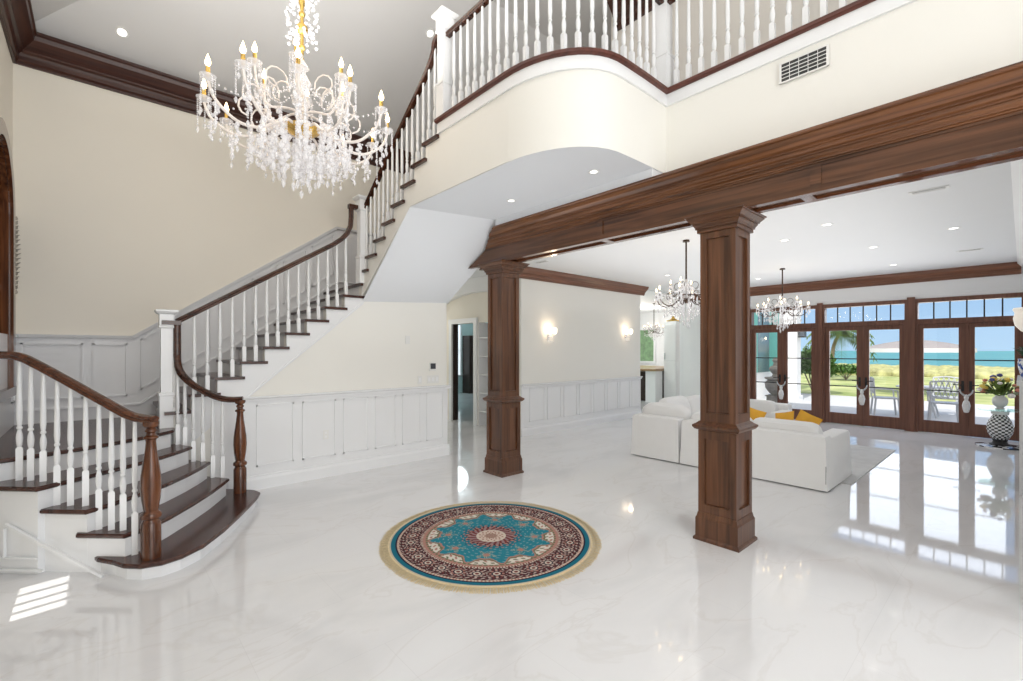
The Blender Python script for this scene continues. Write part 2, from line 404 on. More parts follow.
# wainscoting -----------------------------------------------------------------
def frame_rect(mb, f, a0, a1, b0, b1, wdt=.018, t=.012):
    """raised moulding rectangle; f(a,b,t)->xyz ; a horizontal, b height (b may be tuple pair for slope: functions)"""
    def B0(a): return b0(a) if callable(b0) else b0
    def B1(a): return b1(a) if callable(b1) else b1
    def strip(p, q, r, s):
        lo = [f(*x, 0) for x in (p, q, r, s)]; hi = [f(*x, t) for x in (p, q, r, s)]
        mb.loft([lo, hi])
    strip((a0, B0(a0)), (a1, B0(a1)), (a1, B0(a1)+wdt), (a0, B0(a0)+wdt))
    strip((a0, B1(a0)-wdt), (a1, B1(a1)-wdt), (a1, B1(a1)), (a0, B1(a0)))
    strip((a0, B0(a0)), (a0+wdt, B0(a0+wdt)), (a0+wdt, B1(a0+wdt)), (a0, B1(a0)))
    strip((a1-wdt, B0(a1-wdt)), (a1, B0(a1)), (a1, B1(a1)), (a1-wdt, B1(a1-wdt)))
CAP = [(0, -.05), (.018, -.05), (.022, -.02), (.04, -.012), (.045, 0), (.045, .012), (0, .012)]
# under the stair
w = MB().box(.95, XU+.012, YU-.012, YU, .0, 1.09); w.box(XU, XU+.012, YU, 9, 0, 1.09)
f = lambda a, b, t: (a, YU-.012-t, b)
for a0, a1 in ((1.42, 1.80), (1.9, 2.30), (2.40, 2.71), (2.80, 3.03), (3.12, 3.28), (3.37, 3.62), (3.71, 3.99)):
    pass
xs = [1.34, 1.86, 2.38, 2.83, 3.25, 3.66, 4.06]
for a, b in zip(xs, xs[1:]): frame_rect(w, f, a+.05, b-.05, .27, 1.0)
w.ext([(YU-.012-o, 1.09+z) for o, z in CAP], 'x', .95, XU+.05)
struct('trim_7', w, WHITEG, 'white wainscot panelling below the stair', 'wainscot')
BASE = [(0, 0), (.022, 0), (.022, .12), (.014, .15), (.014, .165), (0, .17)]
struct('baseboard_stair', MB().ext([(YU-.012-o, z) for o, z in BASE], 'x', 1.1, XU+.034), WHITEG, 'white baseboard under the stair wainscot', 'baseboard')
# sconce wall
w = MB().box(5.98, 10.05, YSC-.012, YSC, 0, .98)
f = lambda a, b, t: (a, YSC-.012-t, b)
xs = [6.15+i*.495 for i in range(9)]; xs[-1] = 10.05
for a, b in zip(xs, xs[1:]): frame_rect(w, f, a+.04, b-.04, .26, .91)
w.ext([(YSC-.012-o, .985+z) for o, z in CAP], 'x', 5.97, 10.07)
struct('trim_8', w, WHITEG, 'white wainscot panelling under the sconces', 'wainscot')
struct('baseboard_sconce', MB().ext([(YSC-.012-o, z) for o, z in BASE], 'x', 5.97, 10.05), WHITEG, 'white baseboard below the sconce wall', 'baseboard')
# back wall wainscot : landing + rising
capz = lambda x: 1.81 if x < .32 else min(1.81+(x-.32)*.712, 3.62)
w = MB()
P = [(XL, .7), (.45, .7), (3.0, 2.4), (4.05, 2.4), (4.05, 3.62), (2.86, 3.62), (.32, 1.81), (XL, 1.81)]
w.loft([[(x, YB-.012, z) for x, z in P], [(x, YB, z) for x, z in P]])
f = lambda a, b, t: (a, YB-.012-t*2, b)
for a0, a1 in ((XL+.06, -.13), (-.05, .27)): frame_rect(w, f, a0, a1, 1.08, 1.73)
bx = [.36+.417*i for i in range(7)]
for a0, a1 in zip(bx, bx[1:]): frame_rect(w, f, a0+.04, a1-.04, lambda x: capz(x)-.72, lambda x: capz(x)-.08)
w.sweep([(XL, YB-.03, 1.815), (.32, YB-.03, 1.815), (2.86, YB-.03, 3.625), (4.05, YB-.03, 3.625)], [(-.03, -.025), (.02, -.025), (.03, .012), (-.03, .012)], False)
w.sweep([(XL, YB-.02, .98), (.40, YB-.02, .98), (2.9, YB-.02, 2.76), (4.0, YB-.02, 2.76)], [(-.02, -.012), (.02, -.012), (.012, .012), (-.02, .012)], False)
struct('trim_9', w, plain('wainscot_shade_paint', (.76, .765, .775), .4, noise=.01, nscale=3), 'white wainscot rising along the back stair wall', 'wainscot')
w = MB().box(XL, XL+.012, 5.2, YB, .5, 1.81)
f = lambda a, b, t: (XL+.012+t, a, b)
frame_rect(w, f, 7.2, 7.4, 1.08, 1.73)
w.box(XL, XL+.05, 7.17, YB, 1.79, 1.82)
struct('trim_10', w, WHITEG, 'white wainscot on the left wall at the landing', 'wainscot')
# left window
wn = thing('window_1', 'dark wood framed arched window on the left wall', 'window', (XL, 6.55, 1.25), kind='structure')
m = MB()
ring = lambda R, xx: [(xx, yc+R*math.cos(PI*i/16), zs+R*math.sin(PI*i/16)) for i in range(17)]
def archframe(m, ri, ro, xa, xb, zb):
    def loop(R, x): return [(x, yc+R, zb)] + ring(R, x) + [(x, yc-R, zb)]
    a, b, c, d2 = loop(ri, xa), loop(ro, xa), loop(ro, xb), loop(ri, xb)
    for q in range(len(a)-1):
        m.quad(a[q], b[q], b[q+1], a[q+1]); m.quad(b[q], c[q], c[q+1], b[q+1]); m.quad(c[q], d2[q], d2[q+1], c[q+1]); m.quad(d2[q], a[q], a[q+1], d2[q+1])
archframe(m, .60, .74, XL-.03, XL+.05, 1.25); archframe(m, .54, .60, XL-.12, XL+.02, 1.25)
m.box(XL-.1, XL+.06, 5.66, 7.14, 1.18, 1.27)
m.build('window_frame', NEWELW, wn)
MB().box(XL-.11, XL-.07, 6.38, 6.42, 1.25, 3.63).box(XL-.11, XL-.07, 5.82, 6.98, 2.3, 2.34).box(XL-.11, XL-.07, 5.82, 6.98, 3.23, 3.27).build('muntin', NEWELW, wn)
m = MB().poly([(XL-.12, 6.99, 1.26), *[(XL-.12, yc+.59*math.cos(PI*i/16), zs+.59*math.sin(PI*i/16)) for i in range(17)], (XL-.12, 5.81, 1.26)]); m.build('pane', plain('opaque_pane', (.75, .78, .8), .15), wn)  # pane made opaque to keep the sun off the back wainscot
# ------------------------------------------------------------------ staircase
st = thing('staircase', 'grand white staircase with dark wood treads turning up to the balcony', 'staircase', (0, 5, 0))
OUT = {
 1: [(.02, 4.56), (.10, 4.43), (.155, 4.31), (.235, 4.225), (.345, 4.195), (.46, 4.225), (.60, 4.33), (.78, 4.58), (.95, 4.87), (1.10, 5.14), (1.22, 5.37), (1.27, 5.50), (1.25, 5.60), (1.17, 5.71), (1.0, 5.88)],
 2: [(-.10, 4.68), (.15, 4.44), (.28, 4.51), (.42, 4.67), (.60, 4.92), (.80, 5.23), (.92, 5.45), (1.0, 5.60), (.90, 5.76), (.78, 5.95)],
 3: [(-.34, 4.92), (-.06, 4.64), (.06, 4.72), (.22, 4.87), (.44, 5.09), (.62, 5.34), (.76, 5.57), (.855, 5.75), (.78, 5.86), (.70, 6.0)],
 4: [(XL, 5.22), (-.33, 4.85), (-.16, 4.98), (.02, 5.12), (.21, 5.27), (.44, 5.48), (.58, 5.64), (.70, 5.80), (.64, 5.94), (.62, 6.05)],
 5: [(XL, 5.22), (-.55, 5.23), (-.37, 5.29), (-.09, 5.41), (.12, 5.53), (.35, 5.70), (.56, 5.91), (.58, 6.07)]}
BACK = {1: [(.6, 6.06), (.2, 5.6), (-.1, 5.0)], 2: [(.6, 6.06), (.2, 5.7), (-.1, 5.2)], 3: [(.6, 6.06), (.1, 5.8), (-.3, 5.3)], 4: [(.6, 6.06), (.0, 5.9), (XL, 5.6)], 5: [(.60, YB), (XL, YB)]}
def offs(pts, d):
    out = []
    n = len(pts)
    for i, p in enumerate(pts):
        a = Vector(pts[max(i-1, 0)]); b = Vector(pts[min(i+1, n-1)]); t = (b-a).normalized(); nrm = Vector((t.y, -t.x))
        out.append((p[0]+nrm.x*d, p[1]+nrm.y*d))
    return out
for k in range(1, 6):
    z0 = TZ[k-1] - .03 if k > 1 else 0
    zb = 0 if k == 1 else TZ[k-1]-.02
    m = MB()
    # riser body runs down to the floor along the side panel
    m.prism(OUT[k] + BACK[k], 0 if k < 5 else .3, TZ[k]-.034)
    m.build('riser', WHITEG, st)
    m = MB(); o1 = offs(OUT[k], .032)
    if k in (4, 5): o1[0] = (XL+.002, o1[0][1])
    e0 = offs(OUT[k], .020)
    if k in (4, 5): e0[0] = (XL+.002, e0[0][1])
    zt_ = TZ[k]
    rings = [[(x, y, zt_-.036) for x, y in e0+BACK[k]], [(x, y, zt_-.026) for x, y in o1+BACK[k]], [(x, y, zt_-.010) for x, y in o1+BACK[k]], [(x, y, zt_) for x, y in e0+BACK[k]]]
    m.loft(rings); m.build('tread', TREAD, st)
for k in range(6, 15):
    x0_ = FX(k) if k > 6 else .55; x1_ = FX(k+1)
    MB().box(x0_, x1_, YU+.1, YB-.013, TZ[k]-.40, TZ[k]-.034).build('riser', WHITEG, st)
    m = MB().box(x0_-.03, x1_+.01, YU+.02, YB-.013, TZ[k]-.034, TZ[k]); m.box(x0_-.03, x1_+.028, YU-.035, YU+.02, TZ[k]-.034, TZ[k]); m.build('tread', TREAD, st)
MB().box(FX(15), XU-.0, YU+.1, YB-.013, TZ[15]-.2, TZ[15]-.034).build('riser', WHITEG, st)
MB().box(FX(15)-.03, XU, YU, YB-.013, TZ[15]-.034, TZ[15]).box(FX(15)-.03, FX(15)+.05, YU-.03, YU, TZ[15]-.034, TZ[15]).build('tread', TREAD, st)
TB = lambda k: 5.89 - .244*(k-16)
for k in range(16, 24):
    y1_ = TB(k)+.244; y0_ = TB(k)
    MB().box(XS+.1, XU, y0_, y1_, TZ[k]-.21, TZ[k]-.034).build('riser', WHITEG, st)
    m = MB().box(XS+.02, XU, y0_-.01, y1_+.03, TZ[k]-.034, TZ[k]); m.box(XS-.035, XS+.02, y0_-.03, y1_+.03, TZ[k]-.034, TZ[k]); m.build('tread', TREAD, st)
# upper stringer + balcony face (one sheet, straight then curved)
saw = [(6.17, 2.32), (4.77, ZS), (3.05, ZS), (3.05, ZF-.03), (TB(23), ZF-.03)]
for k in range(23, 15, -1): saw += [(TB(k), TZ[k]-.034), (TB(k)+.244, TZ[k]-.034)]
saw += [(6.17, TZ[15]-.03)]
pts = []
m = MB().ext(saw, 'y', 0, 1); m.v = [(XS+.1*y, x, z) for x, y, z in m.v]
m.build('stringer', CREAM2, st)
curve = [(XS, 3.06)]
for i in range(1, 13):
    a = PI/2*i/12; curve.append((3.32-.62*math.cos(a)**.9 if i < 12 else 3.32, 3.06-.79*math.sin(a)**1.0))
curve += [(3.6, 2.262), (4.0, 2.26)]
m = MB(); m.smooth = True
ringin = lambda pts, d: offs(pts, -d)
m.loft([[(x, y, z) for x, y in curve] for z in (ZS-.006, ZF-.03)], cap=False, closed=False); 
struct('wall_balcony', m, CREAM2, 'curved cream face of the balcony below its railing')
w = MB()
full = [(XS, TB(23)+.0)] + curve
band = [(x, y) for x, y in offs(full, .012)] ; band[-1] = (4.0, 2.248)
full2 = offs(full, -.01)
rings = []
for z, d_ in ((ZF-.165, .0), (ZF-.165, .022), (ZF-.15, .022), (ZF-.142, .010), (ZF-.05, .010), (ZF-.05, 0)):
    o1 = offs(full, d_); o1[-1] = (4.0, 2.26-d_); rings.append([(x, y, z) for x, y in o1])
w.smooth = True; w.loft(rings, cap=False, closed=False)
w.smooth = False
for z, d_, zz in ((0, .010, 0),): w.box(4.0-.010, 4.0, -3, 2.25, ZF-.142, ZF-.05); w.box(4.0-.022, 4.0, -3, 2.238, ZF-.165, ZF-.148)
struct('trim_11', w, WHITEG, 'white fascia board under the balcony nosing', 'trim')
m = MB(); rings = []
for z, d_ in ((ZF-.05, 0), (ZF-.05, .025), (ZF-.038, .045), (ZF-.012, .045), (ZF, .03), (ZF, -.09)):
    o1 = offs(full, d_); o1[-1] = (4.0-max(d_, -.15), 2.26-d_); rings.append([(x, y, z) for x, y in o1])
m.smooth = True; m.loft(rings, cap=False, closed=False)
m.smooth = False
m.ext([(4.0-d_, z) for z, d_ in ((ZF-.05, 0), (ZF-.05, .025), (ZF-.038, .045), (ZF-.012, .045), (ZF, .03), (ZF, -.09))], 'y', -3, 2.26)
struct('trim_12', m, CAPW, 'reddish dark wood nosing running along the balcony edge', 'trim')
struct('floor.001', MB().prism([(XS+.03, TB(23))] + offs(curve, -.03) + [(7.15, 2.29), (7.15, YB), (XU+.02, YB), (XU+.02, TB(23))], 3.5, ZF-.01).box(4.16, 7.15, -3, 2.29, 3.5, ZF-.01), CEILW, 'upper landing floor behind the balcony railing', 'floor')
# soffit (flat) and sloping underside
ZS2 = ZS-.006
m = MB().poly([(x, y, ZS2) for x, y in [(XS-.001, 4.77)] + curve + [(4.0, 2.26), (4.1, 2.26), (4.1, 4.45)]])
m.smooth = True; gr = []
for i in range(9):
    u = i/8; row = []
    for j in range(9):
        v = j/8; A_ = Vector((XS-.001, 6.07, 2.315)).lerp(Vector((XS-.001, 4.77, ZS2)), v); B_ = Vector((4.1, 6.07, 2.39)).lerp(Vector((4.1, 4.45, ZS2)), v); row.append(tuple(A_.lerp(B_, u)))
    gr.append(row)
m.loft(gr, cap=False, closed=False); m.smooth = False
m.box(3.77, 4.0, 2.27, 4.5, 3.2, ZS2)
m.quad((4.1, 4.45, ZS2), (4.1, 4.45, ZS+.3), (4.1, 6.1, ZS+.3), (4.1, 6.07, 2.39))
struct('ceiling.002', m, plain('soffit_paint', (.80, .82, .85), .7, noise=.01, nscale=2), 'pale grey soffit under the balcony and upper flight', 'ceiling')
# moulding along the under edge of the stair
m = MB()
m.sweep([(1.25, YU-.01, 1.06), (1.40, YU-.01, 1.19), (2.70, YU-.01, 2.29)], [(-.012, -.012), (.012, -.012), (.012, .012), (-.012, .012)], False)
P = [(.95, YU-.006, 1.1), (1.28, YU-.006, 1.1), (2.7, YU-.006, 2.29), (2.7, YU-.006, TZ[14]-.03)]
P2 = [(.62, .52), (2.72, 2.30), (2.72, TZ[15]-.034), (FX(15), TZ[15]-.034)]
for k in range(14, 5, -1): P2 += [(FX(k+1), TZ[k]-.034), (FX(k), TZ[k]-.034)]
P2[-1] = (.62, TZ[6]-.034)
m.loft([[(x, YU-.01, z) for x, z in P2], [(x, YU-.0005, z) for x, z in P2]])
m.build('skirt_board', WHITEG, st)
# side panel moulding at bottom left
m = MB()
bl = lambda s: (.10-s*.7071, 4.40+s*.7071)
def bp(s, z, t=0): x, y = bl(s); return (x-.7071*t, y-.7071*t, z)
def bstrip(p, q, wd):
    dx, dz = q[0]-p[0], q[1]-p[1]; L = math.hypot(dx, dz); nx, nz = -dz/L*wd, dx/L*wd
    c4 = [(p[0], p[1]), (q[0], q[1]), (q[0]+nx, q[1]+nz), (p[0]+nx, p[1]+nz)]
    m.loft([[bp(a, b, 0) for a, b in c4], [bp(a, b, .02) for a, b in c4]])
bstrip((.1, .0), (.85, .36), .02); bstrip((.55, .03), (1.1, .03), .015); bstrip((.60, .12), (1.1, .12), .012); bstrip((.86, .12), (.86, .34), .012)
m.build('side_panel_moulding', WHITEG, st)

# ------------------------------------------------------------------ newels, balusters, rails
RPROF = [(-.031, -.02), (-.022, -.028), (.022, -.028), (.031, -.02), (.024, -.004), (.033, .008), (.026, .024), (.010, .031), (-.010, .031), (-.026, .024), (-.033, .008), (-.024, -.004)]
def smooth_path(P, n=6):
    P = [Vector(p) for p in P]; out = []
    for i in range(len(P)-1):
        p0 = P[max(i-1, 0)]; p1 = P[i]; p2 = P[i+1]; p3 = P[min(i+2, len(P)-1)]
        for j in range(n):
            t = j/n
            out.append(.5*((2*p1)+(-p0+p2)*t+(2*p0-5*p1+4*p2-p3)*t*t+(-p0+3*p1-3*p2+p3)*t**3))
    out.append(P[-1]); return out
def baluster_mesh(H, block, name='baluster'):
    m = MB(); a = .0195
    m.sq([(a, 0), (a, block), (.009, block+.018)])
    hb = block+.015; T = H-hb
    m.lathe([(.012, hb), (.016, hb+.010), (.019, hb+.04), (.0205, hb+.07), (.018, hb+.105), (.0115, hb+.135), (.011, hb+.142), (.018, hb+.15), (.018, hb+.163), (.0125, hb+.17), (.0155, hb+.19), (.019, hb+.23), (.0175, hb+T*.5), (.012, H-.02), (.011, H)], n=12)
    return m
BALP = {}
def baluster(parent, x, y, zb, ztop, block=.22, first=[0]):
    key = round(block, 2)
    if key not in BALP:
        o = baluster_mesh(1.0, block).build('baluster', WHITEG); BALP[key] = o.data
        bpy.data.objects.remove(o)
    o = bpy.data.objects.new('baluster', BALP[key]); COL.objects.link(o); o.parent = parent
    o.location = Vector((x, y, zb)) - parent_loc(parent); o.scale = (1, 1, ztop-zb)
    return o
def wood_newel(parent, x, y, zb, zt2):
    H = zt2-zb
    s = H/1.0
    m = MB()
    m.lathe([(.0, 0), (.062, 0), (.062, .25*s), (.056, .265*s), (.05, .275*s), (.05, .285*s), (.064, .295*s), (.067, .31*s), (.063, .325*s), (.05, .335*s), (.044, .345*s), (.047, .36*s), (.058, .43*s), (.064, .52*s), (.061, .60*s), (.050, .69*s), (.037, .78*s), (.031, .85*s), (.034, .868*s), (.047, .876*s), (.047, .89*s), (.030, .90*s), (.028, .915*s), (.037, .925*s), (.037, .935*s), (.027, .95*s), (.046, .962*s), (.052, .975*s), (.052, .998*s), (.0, s)], (x, y, zb), n=24)
    return m.build('newel_post', NEWELW, parent)
def white_newel(parent, x, y, zb, zt2, h=.075):
    m = MB(); H = zt2-zb
    m.sq([(h, 0), (h, .34*1), (h+.008, .345), (h+.008, .37), (h-.012, .38), (h-.012, H-.20), (h+.006, H-.19), (h+.006, H-.175), (h, H-.17), (h, H-.05), (h+.02, H-.04), (h+.035, H-.02), (h+.035, H-.005), (h+.02, H)], (x, y, zb))
    return m.build('newel_post', WHITEG, parent)
# lower left railing
r1 = thing('stair_railing', 'short curved railing left of the bottom steps, ending at the nearest wooden newel', 'railing', (.29, 4.30, TZ[1]), 'stair railings')
wood_newel(r1, .29, 4.30, TZ[1], 1.125)
path = smooth_path([(.31, 4.27, 1.135), (.25, 4.37, 1.140), (.17, 4.48, 1.165), (.03, 4.64, 1.265), (-.2, 4.88, 1.435), (-.38, 5.08, 1.562), (-.46, 5.19, 1.60), (-.56, 5.30, 1.61), (XL, 5.44, 1.61)])
MB().sweep(path, RPROF).build('handrail', RAILW, r1)
bl_pts = [(-.452, 5.190, 4), (-.385, 5.112, 4), (-.312, 5.020, 4), (-.232, 4.925, 3), (-.155, 4.842, 3), (-.070, 4.758, 3), (.005, 4.672, 2), (.075, 4.598, 2), (.140, 4.528, 2), (.205, 4.448, 1)]
def zon(path, x, y): 
    return min(path, key=lambda p: (p.x-x)**2+(p.y-y)**2).z
for x, y, k in bl_pts: baluster(r1, x, y, TZ[k], zon(path, x, y)-.02, .30 if k != 4 else .26)
# main railing
r2 = thing('stair_railing', 'long dark handrail with white balusters climbing from the far wooden newel to the balcony', 'railing', (1.136, 5.63, TZ[1]), 'stair railings')
wood_newel(r2, 1.136, 5.63, TZ[1], 1.115)
path = smooth_path([(1.16, 5.615, 1.12), (1.05, 5.66, 1.12), (.95, 5.71, 1.145), (.84, 5.79, 1.21), (.74, 5.87, 1.29), (.67, 5.96, 1.38), (.64, 6.04, 1.47), (.635, 6.10, 1.60)], 6) + [Vector((.635, 6.10, 1.75)), Vector((.635, 6.10, 1.93))]
m = MB().sweep(path, RPROF)
slope = [(.63, 6.10, 1.955), (2.30, 6.10, 3.035), (2.42, 6.10, 3.13), (2.50, 6.10, 3.22), (2.545, 6.10, 3.33), (2.555, 6.10, 3.45), (2.555, 6.10, 3.60)]
m.sweep(slope, RPROF); m.box(2.52, 2.66, 6.065, 6.135, 3.57, 3.625); m.box(.50, .67, 6.066, 6.134, 1.92, 1.965)
m.build('handrail', RAILD, r2)
for x, y, k in [(.985, 5.700, 2), (.905, 5.757, 2), (.825, 5.815, 3), (.75, 5.875, 3), (.685, 5.945, 4), (.63, 6.02, 4)]:
    baluster(r2, x, y, TZ[k], zon(path, x, y)-.02, .26)
baluster(r2, .61, 6.10, TZ[5], 1.5, .3)
xx = FX(7)+.03
while xx < 2.52:
    k = max(j for j in range(6, 16) if (FX(j) if j > 6 else .55) <= xx+.001)
    zr = 1.955 + (xx-.63)*(3.035-1.955)/(2.30-.63) if xx < 2.35 else 3.10+(xx-2.35)*1.2
    baluster(r2, xx, 6.10, TZ[k], zr-.02, .20); xx += .121
white_newel(r2, .545, 6.15, TZ[5], 2.08, .062); white_newel(r2, XS+.01, 6.08, TZ[15], 3.75, .07)
p3 = smooth_path([(XS+.03, 6.03, 3.60), (XS+.03, 5.93, 3.69), (XS+.03, 5.25, 4.185), (XS+.03, 4.60, 4.635), (XS+.03, 4.40, 4.79), (XS+.03, 4.31, 4.90), (XS+.03, 4.28, 5.0), (XS+.03, 4.19, 5.04)], 5)
MB().sweep(p3, RPROF).build('handrail', RAILD, r2)
yy = 5.99
while yy > 4.22:
    k = 16 + int((TB(16)+.244-yy)/.244); k = min(23, max(16, k))
    baluster(r2, XS+.03, yy, TZ[k], zon(p3, XS+.03, yy)-.02, .18); yy -= .122
white_newel(r2, XS+.05, 4.12, ZF, 5.22, .07)
# balcony railing
r3 = thing('balcony_railing', 'dark topped white balustrade following the curved balcony edge upstairs', 'railing', (3.0, 3.0, ZF))
bpath = [(XS+.05, 4.08)] + offs([(XS, 4.0)]+curve, -.05)
bpath[-1] = (4.05, 2.31)
bpath2 = [(4.05, 2.31), (4.05, -2.9)]
MB().sweep([(x, y, 4.98) for x, y in bpath], RPROF).build('handrail', RAILD, r3)
MB().sweep([(4.05, 2.3-i*.5, 4.98) for i in range(11)], RPROF).build('handrail', RAILD, r3)
def along(P, step, start):
    out = []; acc = start
    for (a, b) in zip(P, P[1:]):
        a = Vector(a); b = Vector(b); L = (b-a).length; d0 = acc
        while d0 < L: out.append(a+(b-a)*d0/L); d0 += step
        acc = d0-L
    return out
for p in along(bpath, .118, .13)[:-1]: baluster(r3, p.x, p.y, ZF, 4.96, .20)
for p in along(bpath2, .118, .13)[:26]: baluster(r3, p.x, p.y, ZF, 4.96, .20)
white_newel(r3, 4.06, 2.32, ZF, 5.22, .07)
# ------------------------------------------------------------------ beam + columns
bt = thing('ceiling_beam', 'wide brown panelled wooden beam with crown resting on two columns', 'beam', (4.05, 1.5, 2.81))
def endcut(m):
    m.v = [(x, 4.55+(3.2-z)*1.9, z) if y > 4.75 else (x, y, z) for x, y, z in m.v]
m = MB().box(3.93, 4.17, -3, 5.12, 2.83, 3.05).box(3.93, 4.17, -3, 4.9, 3.05, 3.2)
m.box(3.92, 3.93, -3, 5.2, 2.81, 2.86); m.box(3.92, 3.93, -3, 4.95, 3.0, 3.06)
m.box(4.17, 4.18, -3, 5.2, 2.81, 2.86); m.box(4.17, 4.18, -3, 4.95, 3.0, 3.2)
for y in (-1.0, 1.02, 2.97): m.box(3.918, 3.93, y-.035, y+.035, 2.86, 3.0)
endcut(m); m.build('beam_core', BEAMW, bt)
m = MB().box(3.93, 3.985, -3, 5.15, 2.81, 2.83).box(4.115, 4.17, -3, 5.15, 2.81, 2.83)
for y in (-1.0, 1.1, 1.74, 2.97, 4.6): m.box(3.985, 4.115, y-.04, y+.04, 2.81, 2.83)
endcut(m); m.build('beam_soffit_frame', SOFW, bt)
BC = [(0, 0), (.175, 0), (.18, .018), (.172, .026), (.158, .028), (.158, .038), (.150, .062), (.125, .088), (.100, .098), (.100, .108), (.088, .110), (.088, .120), (.078, .134), (.060, .142), (.060, .152), (.048, .154), (.044, .170), (.026, .182), (.026, .192), (.012, .194), (.012, .204), (0, .206)]
m = MB(); m.ext([(3.92-o, 3.225-d) for o, d in BC] , 'y', -3, 4.80); m.box(3.9, 4.0, -3, 2.26, 3.19, 3.225); endcut(m)
m.build('crown', wood('beam_crown_wood', (.06, .023, .010), (.215, .088, .037), 'y', .18), bt)
m = MB(); m.ext([(4.18+o*.5, 3.215-d*.6) for o, d in BC], 'y', -3, 4.8); endcut(m); m.build('crown', BEAMW, bt)
def column(x, y, label):
    t = thing('wood_column', label, 'column', (x, y, 0), 'panelled wooden columns')
    b = MB(); b.sq([(.195, 0), (.195, .022), (.18, .035), (.18, .19), (.172, .205), (.165, .24)], (x, y, 0)); b.build('base', COLW, t)
    def pan(m, h, z0, z1):
        st_, dp = .055, .013
        dp = .02; hi = h-dp
        m.sq([(hi, 0), (hi, z1-z0)], (x, y, z0))
        for sx, sy in ((1, 0), (-1, 0), (0, 1), (0, -1)):
            def q(a0, a1, b0, b1):
                if sx: m.box(min(x+sx*hi, x+sx*h), max(x+sx*hi, x+sx*h), y+a0, y+a1, b0, b1)
                else: m.box(x+a0, x+a1, min(y+sy*hi, y+sy*h), max(y+sy*hi, y+sy*h), b0, b1)
            ee = h if sx else hi
            q(-ee, -h+st_, z0, z1); q(h-st_, ee, z0, z1); q(-h+st_, h-st_, z0, z0+.08); q(-h+st_, h-st_, z1-.08, z1)
            q(-h+st_, -h+st_+.008, z0+.08, z1-.08) if False else None
    m = MB(); pan(m, .162, .235, .96); m.build('pedestal', COLW, t)
    m = MB().sq([(.162, .955), (.185, .965), (.20, .985), (.20, 1.0), (.175, 1.015), (.158, 1.03), (.15, 1.035)], (x, y, 0)); m.build('ledge', COLW, t)
    m = MB(); pan(m, .15, 1.03, 2.69); m.build('shaft', COLW, t)
    m = MB().sq([(.15, 2.665), (.170, 2.667), (.170, 2.695), (.182, 2.698), (.182, 2.712), (.198, 2.735), (.198, 2.745), (.210, 2.747), (.210, 2.757), (.238, 2.786), (.238, 2.794), (.25, 2.797), (.25, 2.809)], (x, y, 0)); m.build('capital', CAPITW, t)
column(4.07, 1.74, 'large panelled brown wood column nearest the camera, beside the white sofa')
column(4.07, 4.69, 'panelled brown wood column farther left beside the hallway opening')

# ------------------------------------------------------------------ garden door wall
W = MB()
posts = [(2.98, 3.32), (1.43, 1.64)]
W.box(XD, XD+.2, 4.66, YSC+.15, 0, 3.2); W.box(XD, XD+.2, -.1, 4.62, 2.66, 3.2); W.box(XD, XD+.2, -.3, -.02, 0, 3.2)
struct('wall_garden', W, WHITE, 'white wall around the tall garden doors')
def doorunit(n, y0, y1, label, stileL=.1):
    t = thing('door_%d' % n, label, 'door', (XD, (y0+y1)/2, 0), kind='structure')
    ym = (y0+y1)/2; HT = 2.17
    m = MB().box(XD-.03, XD+.14, y0, y0+.04, 0, 2.60).box(XD-.03, XD+.14, y1-.04, y1, 0, 2.60).box(XD-.028, XD+.138, y0+.04, y1-.04, HT, HT+.10).box(XD-.032, XD+.142, y0, y1, 2.60, 2.68)
    m.build('frame', DOORW, t)
    m = MB(); nn = 6
    for i in range(1, nn): 
        y = y0+.04+(y1-y0-.08)*i/nn; m.box(XD+.03, XD+.06, y-.011, y+.011, HT+.10, 2.60)
    m.build('transom_muntin', BLACK, t)
    MB().quad((XD+.045, y0+.04, HT+.1), (XD+.045, y1-.04, HT+.1), (XD+.045, y1-.04, 2.60), (XD+.045, y0+.04, 2.60)).build('transom_pane', GLASS, t)
    for a, b in ((y0+.04, ym), (ym, y1-.04)):
        m = MB(); sa, sb = (.11, .085) if a == ym else (.085, .11)
        m.box(XD, XD+.06, a, a+sa, .01, HT-.001); m.box(XD, XD+.06, b-sb, b, .01, HT-.001); m.box(XD+.002, XD+.058, a+sa, b-sb, .01, .25); m.box(XD+.002, XD+.058, a+sa, b-sb, HT-.09, HT-.001)
        lf = m.build('door_leaf', DOORW, t)
        MB().quad((XD+.03, a+sa, .25), (XD+.03, b-sb, .25), (XD+.03, b-sb, HT-.09), (XD+.03, a+sa, HT-.09)).build('pane', GLASS, lf)
        MB().box(XD+.015, XD+.045, a+sa, b-sb, .84, .862).box(XD+.015, XD+.045, a+sa, b-sb, 1.445, 1.467).build('muntin', BLACK, lf)
        sd = a+.055 if a == ym else b-.055
        sg = 1 if a == ym else -1
        MB().box(XD-.008, XD, sd-.02, sd+.02, .86, 1.06).tube([(XD-.004, sd, .98), (XD-.05, sd, .98), (XD-.05, sd+sg*.02, .98), (XD-.05, sd+sg*.13, .985)], .010).build('handle', BLACK, lf)
    MB().box(XD-.012, XD, ym-.02, ym+.02, .01, HT).build('astragal', DOORW, t)
    return ym
ym1 = doorunit(1, 3.16, 4.625, 'leftmost pair of brown framed glass garden doors')
ym2 = doorunit(2, 1.585, 3.055, 'middle pair of brown framed glass garden doors')
ym3 = doorunit(3, -.02, 1.46, 'rightmost pair of brown framed glass garden doors')
MB_ = MB().box(XD-.05, XD+.2, 3.055, 3.16, 0, 2.72).box(XD-.05, XD+.2, 1.46, 1.585, 0, 2.72)
MB_.box(XD-.05, XD+.2, 4.625, 4.66, 0, 2.72)
struct('trim_13', MB_, DOORW, 'brown wood posts between the garden door pairs', 'trim')
